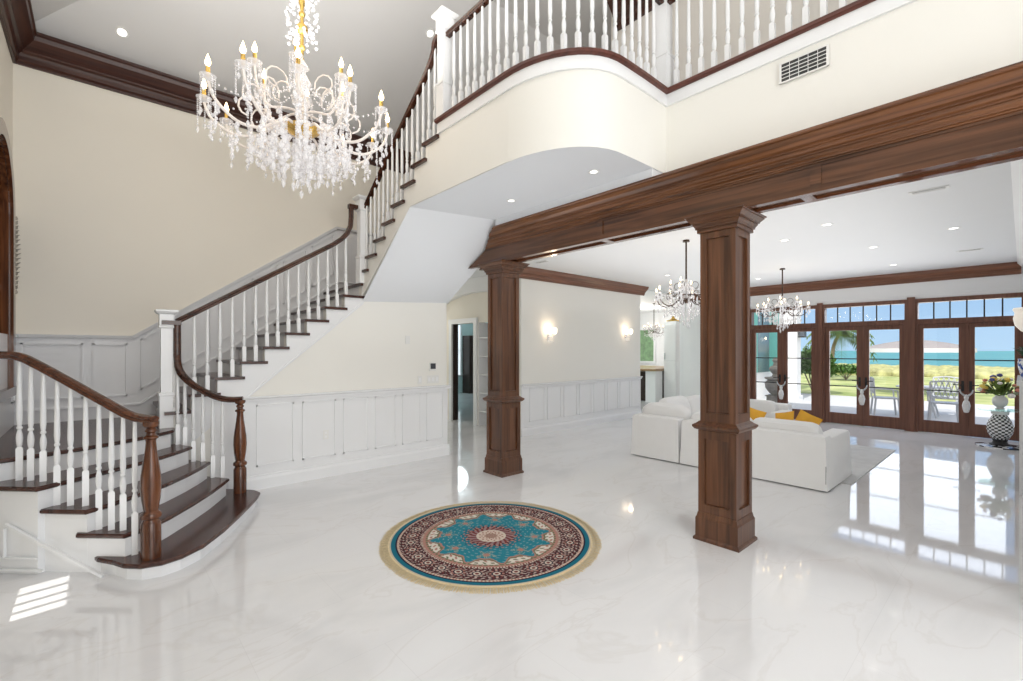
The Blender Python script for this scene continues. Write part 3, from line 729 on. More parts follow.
W = MB().box(XD-.02, XD, -.06, YSC, 2.76, 2.80)
struct('trim_14', W, WHITE, 'thin white moulding above the garden door transoms', 'trim')
for ymm, lab in ((ym1, 'leftmost'), (ym2, 'middle'), (ym3, 'rightmost')):
    t = thing('door_ornament', 'white beaded ornament hanging on the handles of the %s garden doors' % lab, 'ornament', (XD-.07, ymm, .6), 'ornaments on the garden door handles')
    m = MB(); X = XD-.085
    m.lathe([(.0, .46), (.035, .47), (.05, .53), (.06, .60), (.045, .67), (.025, .70), (.035, .75), (.022, .80), (0, .81)], (X, ymm, 0), n=10)
    m.build('tassel', plain('silver_bead', (.75, .75, .74), .35, .1, noise=.3, nscale=60, bump=.6), t)
    for sg in (-1, 1):
        m = MB().tube(smooth_path([(X, ymm, .76), (X, ymm+sg*.04, .80), (X, ymm+sg*.075, .84), (X, ymm+sg*.09, .90)], 4), .022, 8, .010); m.build('loop', METALW, t)
# side wall (fireplace side) of living room
struct('wall_right', MB().box(4.3, XD, -3.0, -.16, 0, 3.22), WHITE, 'white right wall of the living room seen edge-on')
struct('trim_15', MB().ext([(-.16, 3.22), (.07, 3.22), (.07, 3.19), (-.0, 3.1), (-.16, 3.08)], 'x', 4.3, XD-.15), WHITE, 'white cornice on the right living room wall', 'trim')
t = thing('fireplace_mantel', 'white mantel on the right wall with a planter on it', 'mantel', (8.4, 0, 0))
MB().box(7.75, 8.0, -.16, .03, 0, 1.25).box(8.9, 9.15, -.16, .03, 0, 1.25).box(8.0, 8.9, -.16, .028, 1.05, 1.25).build('surround', WHITEG, t)
MB().box(7.65, 9.25, -.16, .05, 1.25, 1.31).build('mantel_shelf', WHITEG, t)
MB().box(8.0, 8.9, -.16, -.15, 0, 1.05).build('firebox', BLACK, t)
# planter with palm leaves on mantel
def blade(m, base, tip, wdt, bend=.1, up=Vector((0, 0, 1)), n=5):
    b = Vector(base); t2 = Vector(tip); d = t2-b; sd = d.cross(up)
    if sd.length < 1e-4: sd = Vector((1, 0, 0))
    sd.normalize(); pts = []
    for i in range(n+1):
        u = i/n; p = b+d*u+Vector((0, 0, 1))*bend*math.sin(PI*u)
        ww = wdt*math.sin(PI*(.12+.88*u)**.8)*.5
        pts.append((p-sd*ww, p+sd*ww))
    for (a, b_), (c, d_) in zip(pts, pts[1:]): m.quad(tuple(a), tuple(b_), tuple(d_), tuple(c))
t = thing('palm_planter', 'blue and white porcelain planter with green leaves on the mantel', 'plant', (8.75, .03, 1.31))
MB().lathe([(0, 0), (.065, 0), (.075, .04), (.092, .13), (.095, .19), (.085, .21), (.095, .23), (.08, .23), (.075, .20), (0, .20)], (8.75, -.045, 1.311), 20, cap=False).build('pot', DELFT, t)
m = MB()
for i in range(26):
    a = random.uniform(0, PI); r = random.uniform(.06, .2)
    blade(m, (8.75, -.045, 1.50), (8.75+r*math.cos(a), -.045+r*math.sin(a)*.9, 1.58+random.uniform(0, .12)), .045, .05)
m.build('foliage', LEAFD, t)
t = thing('wall_lamp', 'white ruffled glass wall lamp at the right edge above the planter', 'lamp', (8.3, .0, 2.0))
MB().lathe([(.0, -.03), (.04, 0), (.09, .07), (.105, .15), (.09, .22), (.11, .26), (.10, .28), (0, .2)], (8.3, -.02, 1.88), 14).build('lamp_shade', plain('frosted_white_glass', (.9, .86, .8), .3, emis=(1, .9, .75), estr=.3), t)
MB().box(8.26, 8.34, -.16, -.145, 1.9, 2.1).tube([(8.3, -.15, 2.0), (8.3, -.02, 1.85)], .012).build('bracket', GOLD, t)

# ------------------------------------------------------------------ pedestal table, vase, bouquet
def check_lathe(m, prof, c, n, cols):
    pass
def checked(name, prof, c, n, parent, chk):
    m = MB().lathe(prof, c, n, cap=True); o = m.build(name, CHECK, parent)
    me = o.data; ca = me.color_attributes.new('Col', 'FLOAT_COLOR', 'CORNER')
    o0 = parent_loc(parent)
    for p in me.polygons:
        cc = p.center; a = math.atan2(cc.y+o0.y-c[1], cc.x+o0.x-c[0]); zz = cc.z+o0.z-c[2]; rr_ = math.hypot(cc.y+o0.y-c[1], cc.x+o0.x-c[0])
        v = chk(a, zz, rr_)
        for li in p.loop_indices: ca.data[li].color = (v, v, v, 1)
    return o
px_, py_ = 11.45, .265
t = thing('pedestal_table', 'black and white checkered pedestal table with glass top by the right garden doors', 'table', (px_, py_, 0))
base = [(0, 0.001), (.24, .001), (.30, .001), (.30, .018), (.24, .03), (.18, .035)]
checked('base_plate', [(.10, .001), (.20, .0012), (.30, .0014), (.305, .02), (.20, .03), (.10, .032)], (px_, py_, 0), 24, t, lambda a, z, r: .03 if (int((a+PI)/(2*PI)*12*2) + int(r*10)) % 2 else .8)
prof = [(.10, .03), (.12, .05), (.12, .08), (.09, .10), (.09, .13)]
MB().lathe([(.13, .03), (.13, .05), (.10, .06), (.085, .09), (.10, .13)], (px_, py_, 0), 20).build('foot', BLACK, t)
body = [(.085+.08*math.sin(PI*min(1, (i/14))**.85)**1.0, .13+.42*i/14) for i in range(15)]
checked('checkered_body', body, (px_, py_, 0), 24, t, lambda a, z, r: .03 if (int((a+PI)/(2*PI)*24+.001) + int((z-.13)/.03)) % 2 else .85)
MB().lathe([(.10, .55), (.11, .56), (.11, .60), (.13, .62)], (px_, py_, 0), 20).build('neck', CERAM, t)
MB().lathe([(0, .62), (.27, .62), (.27, .635), (0, .636)], (px_, py_, 0), 32).build('tabletop', TGLASS, t)
t = thing('flower_vase', 'white ceramic vase standing on the glass pedestal table', 'vase', (px_, py_, .637))
MB().lathe([(0, 0), (.055, 0), (.06, .015), (.04, .03), (.085, .08), (.10, .135), (.09, .19), (.055, .225), (.065, .245), (.05, .245), (.045, .22), (0, .16)], (px_, py_, .638), 24).build('body', CERAM, t)
t = thing('flower_bouquet', 'mixed bouquet of yellow, pink and violet flowers in the white vase', 'flowers', (px_, py_, .9))
m = MB()
for i in range(150):
    a = random.uniform(0, 2*PI); e = random.uniform(-.1, 1.2); r = random.uniform(.14, .31)
    p = Vector((math.cos(a)*math.cos(e)*r, math.sin(a)*math.cos(e)*r, math.sin(e)*r*.9+.05))
    q = p*.6
    blade(m, (px_+q.x, py_+q.y, .86+q.z), (px_+p.x, py_+p.y, .86+p.z), .05, .02)
m.build('foliage', plain('bouquet_green', (.16, .24, .05), .6, noise=.5, nscale=8), t)
for mt, n_ in ((YEL, 13), (PINK, 6), (PURP, 4), (WBLOS, 8)):
    for i in range(n_):
        a = random.uniform(0, 2*PI); e = random.uniform(.0, 1.3); r = random.uniform(.24, .36)
        r *= .9
        if mt is PURP: r += .06; e = random.uniform(.8, 1.4)
        c = (px_+math.cos(a)*math.cos(e)*r, py_+math.sin(a)*math.cos(e)*r, .89+math.sin(e)*r*.9)
        MB().ball(c, random.uniform(.028, .052), 8, 5, .8).build('blossom', mt, t)

# ------------------------------------------------------------------ sofas, rugs, pillows
def sofa(name, label, x0, x1, y0, y1, back, cushions, arms=()):
    """back: list of 'x-' etc sides having backs (height .63)"""
    t = thing(name, label, 'sofa', ((x0+x1)/2, (y0+y1)/2, 0), 'white slipcovered sofas')
    def slab(a0, a1, b0, b1, h):
        m = MB(); e = .03; fl = .02
        m.smooth = False
        rings = []
        for z, d_ in ((.015, fl), (.25, .008), (h-.04, 0), (h-.01, -.012), (h, -.035)):
            rings.append([(a0-d_, b0-d_, z), ((a0+a1)/2, b0-d_*1.2, z), (a1+d_, b0-d_, z), (a1+d_, (b0+b1)/2, z), (a1+d_, b1+d_, z), ((a0+a1)/2, b1+d_, z), (a0-d_, b1+d_, z), (a0-d_*1.3, (b0+b1)/2, z)])
        m.smooth = True; m.loft(rings); return m
    return t, slab
# sofa with its back to the hall (right part, nearest)
SX = 6.27
t, slab = sofa('sofa', 'long white slipcovered sofa with its back to the hall, right of the left half', 0, 0, 0, 0, 0, 0)
t.location = (SX+.5, 2.4, 0); t['label'] = 'white slipcovered sofa behind the nearest column, golden pillows on it'
slab(SX, SX+.22, 1.53, 3.30, .64).build('back', FABW, t)
slab(SX+.05, SX+1.1, 1.53, 1.74, .60).build('arm', FABW, t)
slab(SX+.2, SX+1.1, 1.74, 3.30, .34).build('base', FABW, t)
MB().cushion((SX+.62, 2.13, .42), (.75, .76, .18)).build('seat_cushion', FABW, t)
MB().cushion((SX+.62, 2.91, .42), (.75, .76, .18)).build('seat_cushion', FABW, t)
for y, s in ((2.05, .80), (2.86, .84)):
    R_ = Matrix.Rotation(math.radians(-12), 3, 'Y')
    MB().cushion((SX+.30, y, .545), (.22, s+.02, .40), .22, M=R_).build('back_cushion', FABW, t)
m = MB()
m.box(SX+.05, SX+.15, 1.58, 1.66, 0, .04).box(SX+.85, SX+.95, 1.58, 1.66, .012, .04).box(SX+.05, SX+.15, 3.1, 3.2, 0, .04)
m.build('foot', BLACK, t)
for yy_ in (1.525,):
    MB().box(SX-.016, SX-.004, yy_-.004, yy_+.004, .02, .30).build('corner_pleat', plain('pleat_shadow', (.45, .45, .45), .9), t)
t, slab = sofa('sofa', '', 0, 0, 0, 0, 0, 0)
t.location = (SX+.5, 3.7, 0); t['label'] = 'white slipcovered sofa left of the nearest column, a high cushion on its back'
slab(SX, SX+.22, 3.36, 4.12, .64).build('back', FABW, t)
slab(SX+.24, SX+2.2, 4.0, 4.2, .60).build('back', FABW, t)
slab(SX+.2, SX+2.2, 3.36, 4.02, .34).build('base', FABW, t)
MB().cushion((SX+.7, 3.66, .42), (.9, .6, .18)).build('seat_cushion', FABW, t)
MB().cushion((SX+1.65, 3.66, .42), (.9, .6, .18)).build('seat_cushion', FABW, t)
MB().cushion((SX+.33, 3.72, .60), (.24, .80, .44), .45, M=Matrix.Rotation(math.radians(-16), 3, 'Y')).build('back_cushion', FABW, t)
MB().cushion((SX+.95, 3.92, .64), (.8, .24, .46), .45, M=Matrix.Rotation(math.radians(-12), 3, 'X')).build('back_cushion', FABW, t)
MB().cushion((SX+1.75, 3.92, .62), (.8, .24, .44), .45, M=Matrix.Rotation(math.radians(-12), 3, 'X')).build('back_cushion', FABW, t)
m = MB().box(SX+.05, SX+.13, 3.4, 3.48, 0, .03).box(SX+.05, SX+.13, 4.0, 4.08, 0, .03).box(SX+2.0, SX+2.1, 4.0, 4.08, .012, .03); m.build('foot', BLACK, t)
# opposite sofa facing us
t = thing('sofa', 'white sofa facing the hall beyond the near one, mostly hidden', 'sofa', (9.0, 3.2, 0), 'white slipcovered sofas')
slab(9.3, 9.52, 2.85, 4.5, .66).build('back', FABW, t); slab(8.8, 9.32, 3.0, 4.5, .42).build('base', FABW, t); slab(8.8, 9.4, 2.8, 2.98, .56).build('arm', FABW, t)
MB().cushion((9.2, 3.35, .55), (.2, .7, .34), .3).build('back_cushion', FABW, t); MB().cushion((9.2, 4.08, .55), (.2, .7, .34), .3).build('back_cushion', FABW, t)
def pillow(c, s, rz, tilt, roll, label, mat=FABY, cat='pillow', grp='golden throw pillows'):
    M_ = (Matrix.Rotation(rz, 4, 'Z') @ Matrix.Rotation(tilt, 4, 'Y') @ Matrix.Rotation(roll, 4, 'X')).to_3x3()
    m = MB(); sm = True; m.smooth = True
    n = 10; rings = []
    top = []; 
    def P(u, v, sgn):
        k = (1-abs(u)**2.2)*(1-abs(v)**2.2); pin = 1-.10*(1-abs(u*v))*(abs(u)**6+abs(v)**6)*.6
        q = M_ @ Vector((sgn*.075*k**.6*s/.42, u*s/2*pin, v*s/2*pin)); return (c[0]+q.x, c[1]+q.y, c[2]+q.z)
    for sgn in (1, -1):
        b = len(m.v)
        for i in range(n+1):
            for j in range(n+1): m.v.append(P(-1+2*i/n, -1+2*j/n, sgn))
        for i in range(n):
            for j in range(n): m.face([b+i*(n+1)+j, b+(i+1)*(n+1)+j, b+(i+1)*(n+1)+j+1, b+i*(n+1)+j+1])
    o = m.build('throw_pillow', mat); tag(o, label, cat, grp); return o
pillow((7.12, 1.96, .66), .28, .25, .30, .45, 'golden pillow standing upright on the near white sofa, rightmost')
pillow((7.10, 2.22, .655), .28, -.35, .35, -.25, 'golden pillow leaning left of the rightmost pillow')
pillow((7.02, 2.62, .67), .30, .2, .5, .3, 'small golden pillow half hidden, leftmost of the three')
# light area rug
m = MB().box(6.85, 9.72, 1.40, 4.4, 0, .012)
tag(m.build('area_rug', AREA), 'pale grey area rug under the white sofas', 'rug')

def rug():
    cx, cy, R, FR = 2.585, 3.145, .87, .955
    NR, NT = 190, 720
    m = bpy.data.meshes.new('round_rug'); vs = []; cols = []; fs = []
    teal = (.018, .16, .22); teal2 = (.035, .25, .32); navy = (.02, .018, .04); maroon = (.17, .045, .045); cream = (.62, .55, .46); rose = (.42, .22, .18); olive = (.16, .17, .10); brown = (.055, .025, .03)
    def mix(a, b, t): return tuple(a[i]*(1-t)+b[i]*t for i in range(3))
    def hsh(i, j): 
        v = math.sin(i*12.9898+j*78.233)*43758.5453; return v-math.floor(v)
    def flower(u, v, pet=6, sz=1.0):
        r = math.hypot(u, v)/sz; a = math.atan2(v, u)
        return r < .62+.28*math.cos(pet*a), r
    def col(r, a):
        rho = r/R; nz = hsh(int(r*160), int(a*170))
        if rho > .985: return (.55, .50, .38)
        if rho > .945: return mix(teal, (.01, .12, .2), nz*.6)
        if rho > .93: return navy
        if rho > .91: return cream if int(a*60) % 2 else rose
        if rho > .70:   # main dark border with medallions
            n = 30; ang = (a/(2*PI)*n) % 1 - .5; rc = .7975
            u = ang*2*PI*rc/n*R/.075; v = (rho-rc)*R/.075
            k = int(a/(2*PI)*n)
            inn, rr_ = flower(u, v, 8, .95)
            if rr_ < .22: return maroon
            if rr_ < .38: return cream
            if rr_ < .52: return navy
            if inn and rr_ < .8: return rose if k % 2 else (.5, .38, .33)
            # scroll
            s1 = math.sin(9*u+5*math.cos(4*v))*math.cos(8*v+k)
            if s1 > .45: return (.50, .40, .36)
            if s1 < -.55: return maroon
            return brown
        if rho > .68: return cream if int(a*50) % 2 else maroon
        if rho > .655: return rose
        # inner boundary of cream zone to teal field : scalloped
        sc = .60+.030*abs(math.sin(6*a+.3))*1.3+.022*math.cos(12*a)-.045*abs(math.cos(2*a))**8
        edge = .565+.05*math.cos(12*a)+.02*math.cos(24*a)
        if rho > .635: return olive if int(a*40) % 3 else rose
        if rho > edge+.018:
            s1 = math.sin(26*a)*math.sin(rho*70+3*math.sin(12*a))
            return rose if s1 > .55 else (olive if s1 < -.65 else (.66, .62, .55))
        if rho > edge: return olive
        if rho > edge-.02: return rose
        # centre medallion
        cm = .25+.018*math.cos(16*a)
        if rho < .13+.012*math.cos(12*a):
            s1 = math.sin(12*a)*math.sin(rho*120)
            return (.30, .14, .12) if s1 > .4 else ((.62, .50, .42) if rho > .06 else (.36, .25, .2))
        if rho < .15: return cream
        if rho < cm-.03:
            s1 = math.sin(20*a+rho*60)
            return maroon if s1 > 0 else (.30, .20, .2)
        if rho < cm: return (.05, .03, .05) if math.sin(32*a) > 0 else rose
        if rho < cm+.06:
            return rose if math.sin(16*a)*math.sin(rho*150) > .5 else teal
        # corner bouquets in the field
        for q in range(8):
            qa = q*PI/4; rq = .44
            u = rho*math.cos(a)-rq*math.cos(qa); v = rho*math.sin(a)-rq*math.sin(qa)
            d = math.hypot(u, v); aa = math.atan2(v, u)
            if d < .03: return rose
            if d < .07+.03*math.cos(5*aa+q) and hsh(int(r*90), int(a*90)) > .45: return (.16, .24, .20) if nz > .4 else (.40, .42, .36)
        s1 = math.sin(7*r*20+3*math.sin(8*a))*math.sin(18*a+20*r)
        return mix(teal, teal2, .35+.5*nz) if s1 < .75 else mix(teal2, cream, .3)
    fringe = []
    for i in range(NR+1):
        r = R*i/NR
        for j in range(NT):
            a = 2*PI*j/NT; vs.append((r*math.cos(a), r*math.sin(a), .008)); cols.append(col(r, a))
    base_ = len(vs)
    for j in range(NT):
        a = 2*PI*j/NT; vs.append((R*math.cos(a), R*math.sin(a), .0005)); cols.append(teal)
    for i in range(NR):
        for j in range(NT):
            k = (j+1) % NT
            if i == 0: 
                fs.append((j, NT+j, NT+k))
            else: fs.append((i*NT+j, (i+1)*NT+j, (i+1)*NT+k, i*NT+k))
    for j in range(NT): fs.append((NR*NT+j, base_+j, base_+(j+1) % NT, NR*NT+(j+1) % NT))
    m.from_pydata(vs, [], fs); ca = m.color_attributes.new('Col', 'FLOAT_COLOR', 'POINT')
    ca.data.foreach_set('color', [c for cc in cols for c in (*cc, 1)])
    m.materials.append(RUGM)
    t = thing('round_rug', 'round teal oriental rug with cream fringe in the middle of the hall', 'rug', (cx, cy, 0))
    o = bpy.data.objects.new('pile', m); COL.objects.link(o); o.parent = t
    f = MB(); nf = 520
    for j in range(nf):
        a = 2*PI*j/nf+random.uniform(-.002, .002); L = FR+random.uniform(-.008, .008); da = random.uniform(-.004, .004); w_ = .0038
        p = lambda r, aa, z: (cx+r*math.cos(aa), cy+r*math.sin(aa), z)
        f.poly([p(R-.002, a-w_, .006), p(R-.002, a+w_, .006), p((R+L)/2, a+w_*1.2+da*.5, .008), p(L, a+w_*1.3+da, .002), p(L, a-w_*.9+da, .002), p((R+L)/2, a-w_*1.0+da*.5, .008)])
    f.lathe([(R-.004, .0005), (R+.012, .0005), (R+.012, .006), (R-.004, .0075)], (cx, cy, 0), 96, cap=False)
    f.build('fringe', plain('rug_fringe', (.74, .61, .38), .9, noise=.25, nscale=60), t)
rug()

# ------------------------------------------------------------------ chandeliers
def point(loc, e, col=(1, .8, .55), r=.05, name='lamp_light'):
    l = bpy.data.lights.new(name, 'POINT'); l.energy = e; l.color = col; l.shadow_soft_size = r
    o = bpy.data.objects.new(name, l); COL.objects.link(o); o.location = loc; return o
def crystal_strand(m, x, y, z, L, bead=.012, drop=.03):
    zz = z; n_ = 0
    while zz > z-L+drop and n_ < 40:
        m.ball((x, y, zz), bead, 6, 4); zz -= bead*2.3; n_ += 1
    m.lathe([(.002, 0), (drop*.55, -drop*.9), (drop*.5, -drop*1.3), (.002, -drop*2.2)], (x, y, zz), 6)
def chandelier(name, label, cx, cy, zc, ztop, R1, n1, R2, n2, h, metal, armmat, group=None, big=False):
    t = thing(name, label, 'chandelier', (cx, cy, zc), group)
    s = R1/.85; bs = 1.0 if big else 1.9; nstr = 5 if big else 6
    m = MB().tube([(cx, cy, zc), (cx, cy, ztop-.02)], .012 if not big else .016, 8)
    if big:
        m.ball((cx, cy, zc+1.0), .055, 12, 8); m.ball((cx, cy, zc+1.14), .03, 10, 6); m.ball((cx, cy, zc+.82), .03, 10, 6); m.lathe([(.016, 1.2), (.03, 1.25), (.022, 1.5), (.03, 1.6), (.016, 1.62)], (cx, cy, zc), 10)
    m.lathe([(0, 0), (.06*s**.5, 0), (.07*s**.5, -.025), (0, -.03)], (cx, cy, ztop), 16)
    m.build('stem', metal, t)
    sb = s if big else s*.9
    MB().lathe([(.0, -.06*sb), (.06*sb, -.05*sb), (.17*sb, .02*sb), (.18*sb, .04*sb), (.10*sb, .05*sb), (.05*sb, .10*sb), (0, .1*sb)], (cx, cy, zc), 16).build('hub', metal, t)
    MB().lathe([(.03*sb, .1*sb), (.07*sb, .16*sb), (.05*sb, .24*sb), (.10*sb, .34*sb), (.05*sb, .42*sb), (.09*sb, .5*sb), (.03*sb, .62*sb), (.07*sb, .66*sb), (.02*sb, .74*sb)], (cx, cy, zc), 12).build('glass_column', CRYS, t)
    def arm(a, R, z0, zc_, zl, rr_):
        ca, sa = math.cos(a), math.sin(a)
        pts = [(R*.10, z0), (R*.28, z0+.0*s), (R*.48, zl-.12*s), (R*.72, zl-.14*s), (R*.93, zl-.02*s), (R, zc_-.03*s)]
        P = smooth_path([(cx+r*ca, cy+r*sa, z) for r, z in pts], 5)
        ar = MB().tube(P, rr_*1.2, 7, rr_).build('arm', armmat, t)
        x, y = cx+R*ca, cy+R*sa
        MB().lathe([(0, -.04*s), (.02*s, -.035*s), (.06*s, 0), (.068*s, .012*s), (.02*s, .01*s), (.018*s, .03*s)], (x, y, zc_), 10).build('drip_pan', CRYS, ar)
        MB().lathe([(.017*s, .01*s), (.019*s, .02*s), (.017*s, .09*s), (0, .092*s)], (x, y, zc_), 8).build('candle', GOLD if big else CANDLE, ar)
        MB().lathe([(.004*s, .09*s), (.022*s, .115*s), (.024*s, .135*s), (.013*s, .17*s), (.001*s, .205*s)], (x, y, zc_), 8).build('bulb', BULB, ar)
        # crystals hung from the arm
        m = MB()
        for q, L in ((0, .22), (1.3, .12), (2.6, .15), (3.9, .12), (5.2, .15)):
            crystal_strand(m, x+.055*s*math.cos(q), y+.055*s*math.sin(q), zc_-.01*s, L*s*(1.0 if not big else random.choice([.8, 1.1, 1.8])), .0085*s*bs, .028*s*bs)
        m.build('crystal_strand', CRYS, ar)['kind'] = 'stuff'
        m = MB(); 
        for u in (.40, .62, .82):
            p = P[int(u*(len(P)-1))]
            L = random.uniform(.10, .22)*s*(1.25 if big else 1)
            if big:
                zz = p.z-.03
                for g in range(7):   # grape-like crystal clusters
                    m.ball((p.x+random.uniform(-.022, .022), p.y+random.uniform(-.022, .022), zz-g*.026), .021*(1-g*.06), 7, 5)
            crystal_strand(m, p.x, p.y, p.z-.02*s, L, .008*s*bs, .03*s*bs)
        # swag of beads from the glass column out to the candle
        for q in range(15):
            u = q/14; rr2 = R*(.10+.86*u); z2 = (zc+.50*s)*(1-u)+(zc_-.02)*u-.16*s*math.sin(PI*u)
            m.ball((cx+rr2*ca, cy+rr2*sa, z2), .011*s*bs, 6, 4)
        m.build('crystal_cluster', CRYS, ar)['kind'] = 'stuff'
        # curl
        cp = [(R*.55+.10*s*math.cos(q), zl+.16*s+.10*s*math.sin(q)) for q in [i*.6-1.4 for i in range(9)]]
        MB().tube([(cx+r*ca, cy+r*sa, z) for r, z in cp], rr_*.7, 6).build('scroll', armmat, ar)
    for i in range(n1): arm(2*PI*(i+.35)/n1, R1, zc+.02, zc+h, zc+.02*s, .013*s if big else .014*s)
    for i in range(n2): arm(2*PI*(i+.1)/n2, R2, zc+.2*s, zc+h+(.34 if big else .22)*s, zc+.30*s, .011*s)
    # central cascade
    for rr_, n, zt3, L in ((.46*s, 14, .02, .34*s), (.30*s, 12, .0, .40*s), (.18*s, 8, -.04, .46*s), (.08*s, 5, -.05, .54*s)):
        for i in range(n):
            a = 2*PI*i/n+rr_; m = MB()
            x, y = cx+rr_*math.cos(a), cy+rr_*math.sin(a)
            Lq = L*random.uniform(.85, 1.15)
            crystal_strand(m, x, y, zc+zt3+.02, Lq, .010*s*(1 if big else 1.6), .04*s*(1 if big else 1.5))
            if big:
                for g in range(7): m.ball((x+random.uniform(-.025, .025), y+random.uniform(-.025, .025), zc+zt3-.12-g*.035), .024, 7, 5)
            m.build('crystal_drop', CRYS, t)['kind'] = 'stuff'
    if big:
        for i in range(8):
            a = 2*PI*i/8; m = MB()
            for g in range(14): m.ball((cx+(.12+.03*math.sin(g))*math.cos(a)+random.uniform(-.01, .01), cy+(.12+.03*math.sin(g))*math.sin(a), zc+1.45-g*.045), .016, 6, 4)
            m.build('crystal_garland', CRYS, t)['kind'] = 'stuff'
    return t
ARMC = plain('blown_glass_arm', (.88, .82, .78), .15, emis=(1, .86, .74), estr=.07)  # slight emission in the arm colour stands in for light on the glass
chandelier('chandelier', 'huge crystal and gold chandelier hanging in the entrance hall', 1.46, 4.64, 3.74, 6.6, .80, 12, .42, 6, .16, GOLD, ARMC, big=True)
chandelier('chandelier', 'small dark crystal chandelier hanging beside the nearest column', 6.25, 3.22, 2.34, ZC, .42, 8, .22, 4, .12, BRONZE, BRONZE, 'small crystal chandeliers')
chandelier('chandelier', 'small crystal chandelier hanging in front of the garden doors', 9.8, 3.10, 2.36, ZC, .42, 8, .24, 4, .10, BRONZE, BRONZE, 'small crystal chandeliers')
chandelier('chandelier', 'distant small chandelier over the kitchen, left of the nearest column', 13.9, 8.3, 2.25, ZC, .34, 8, .18, 3, .15, BRONZE, BRONZE, 'small crystal chandeliers')
point((1.46, 4.65, 4.45), 9, (1, .84, .66), .3, 'chandelier_light')
for c in ((6.25, 3.22, 2.75), (9.8, 3.1, 2.8), (13.9, 8.3, 2.7)): point(c, 3, (1, .84, .64), .45, 'chandelier_light')

# ------------------------------------------------------------------ wall things
def sconce(x, y, z, label):
    t = thing('wall_sconce', label, 'sconce', (x, y, z), 'glass wall sconces')
    MB().lathe([(0, 0), (.04, 0), (.045, .012), (0, .014)], (0, 0, 0), 14).build('x', GOLD) if False else None
    MB().box(x-.035, x+.035, y-.015, y, z-.10, z+.06).build('back_plate', CHROME, t)
    for sx in (-1, 1):
        a = MB().tube(smooth_path([(x, y-.01, z-.05), (x+sx*.05, y-.06, z-.08), (x+sx*.10, y-.09, z-.03), (x+sx*.10, y-.09, z+.0)], 4), .007, 6).build('arm', CHROME, t)
        MB().lathe([(.02, 0), (.045, .03), (.05, .10), (.04, .12)], (x+sx*.10, y-.09, z), 12).build('lamp_shade', SHADE, t)
    m = MB()
    for q in range(5): crystal_strand(m, x-.08+.04*q, y-.07, z-.04, .10, .007, .02)
    m.build('crystal_drop', CRYS, t)['kind'] = 'stuff'
    point((x, y-.16, z+.1), 2.2, (1, .75, .5), .05, 'sconce_light')
sconce(6.72, YSC, 1.97, 'glowing double glass sconce nearer the left column')
sconce(9.40, YSC, 2.03, 'glowing double glass sconce at the far end of the cream wall')
# silver ornament on left wall
t = thing('wall_ornament', 'ornate silver beaded sconce on the left wall beside the window', 'sconce', (XL, 7.32, 2.6))
m = MB()
for i in range(17):
    z = 2.28+i*.05; r = .015+.03*math.sin(PI*i/16); m.ball((XL+.03, 7.32, z), .022, 8, 5); m.tube([(XL+.03, 7.32, z), (XL+.03+r, 7.32-r*.7, z+.02)], .010, 6, .004); m.tube([(XL+.04, 7.32, z), (XL+.03, 7.32-r*1.3, z+.01)], .012, 6, .004)
m.build('beaded_frame', PEWTER, t); MB().box(XL, XL+.02, 7.27, 7.37, 2.3, 3.06).build('back_plate', PEWTER, t)
t = thing('thermostat', 'dark screened thermostat on the cream wall left of the hallway corner', 'thermostat', (3.82, YU, 1.4))
MB().box(3.765, 3.875, YU-.022, YU, 1.33, 1.455).build('body', PLASTIC, t); MB().box(3.775, 3.865, YU-.026, YU-.022, 1.36, 1.445).build('screen', SCREEN, t)
def switch(x, z, n, label):
    t = thing('light_switch', label, 'light switch', (x, YU, z), 'switches on the stair wall')
    MB().box(x-.035*n, x+.035*n, YU-.006, YU, z-.06, z+.06).build('plate', PLASTIC, t)
    for i in range(n): xx_ = x-.035*n+.07*i+.035; MB().box(xx_-.015, xx_+.015, YU-.010, YU-.006, z-.03, z+.03).build('rocker', WHITE, t)
switch(3.83, 1.20, 3, 'wide triple white switch plate below the thermostat'); switch(3.60, 1.20, 1, 'narrow white switch plate left of the triple plate')
o = MB().box(3.36, 3.43, YU-.006, YU, 1.74, 1.86).build('blank_plate', PLASTIC); tag(o, 'small white blank plate high on the stair wall', 'wall plate')
t = thing('power_outlet', 'white power outlet in the wainscot under the stair', 'outlet', (2.2, YU-.012, .55))
MB().box(2.165, 2.235, YU-.018, YU-.012, .49, .61).build('plate', PLASTIC, t)
for z in (.525, .575): MB().box(2.185, 2.215, YU-.020, YU-.018, z-.014, z+.014).build('socket', WHITE, t)
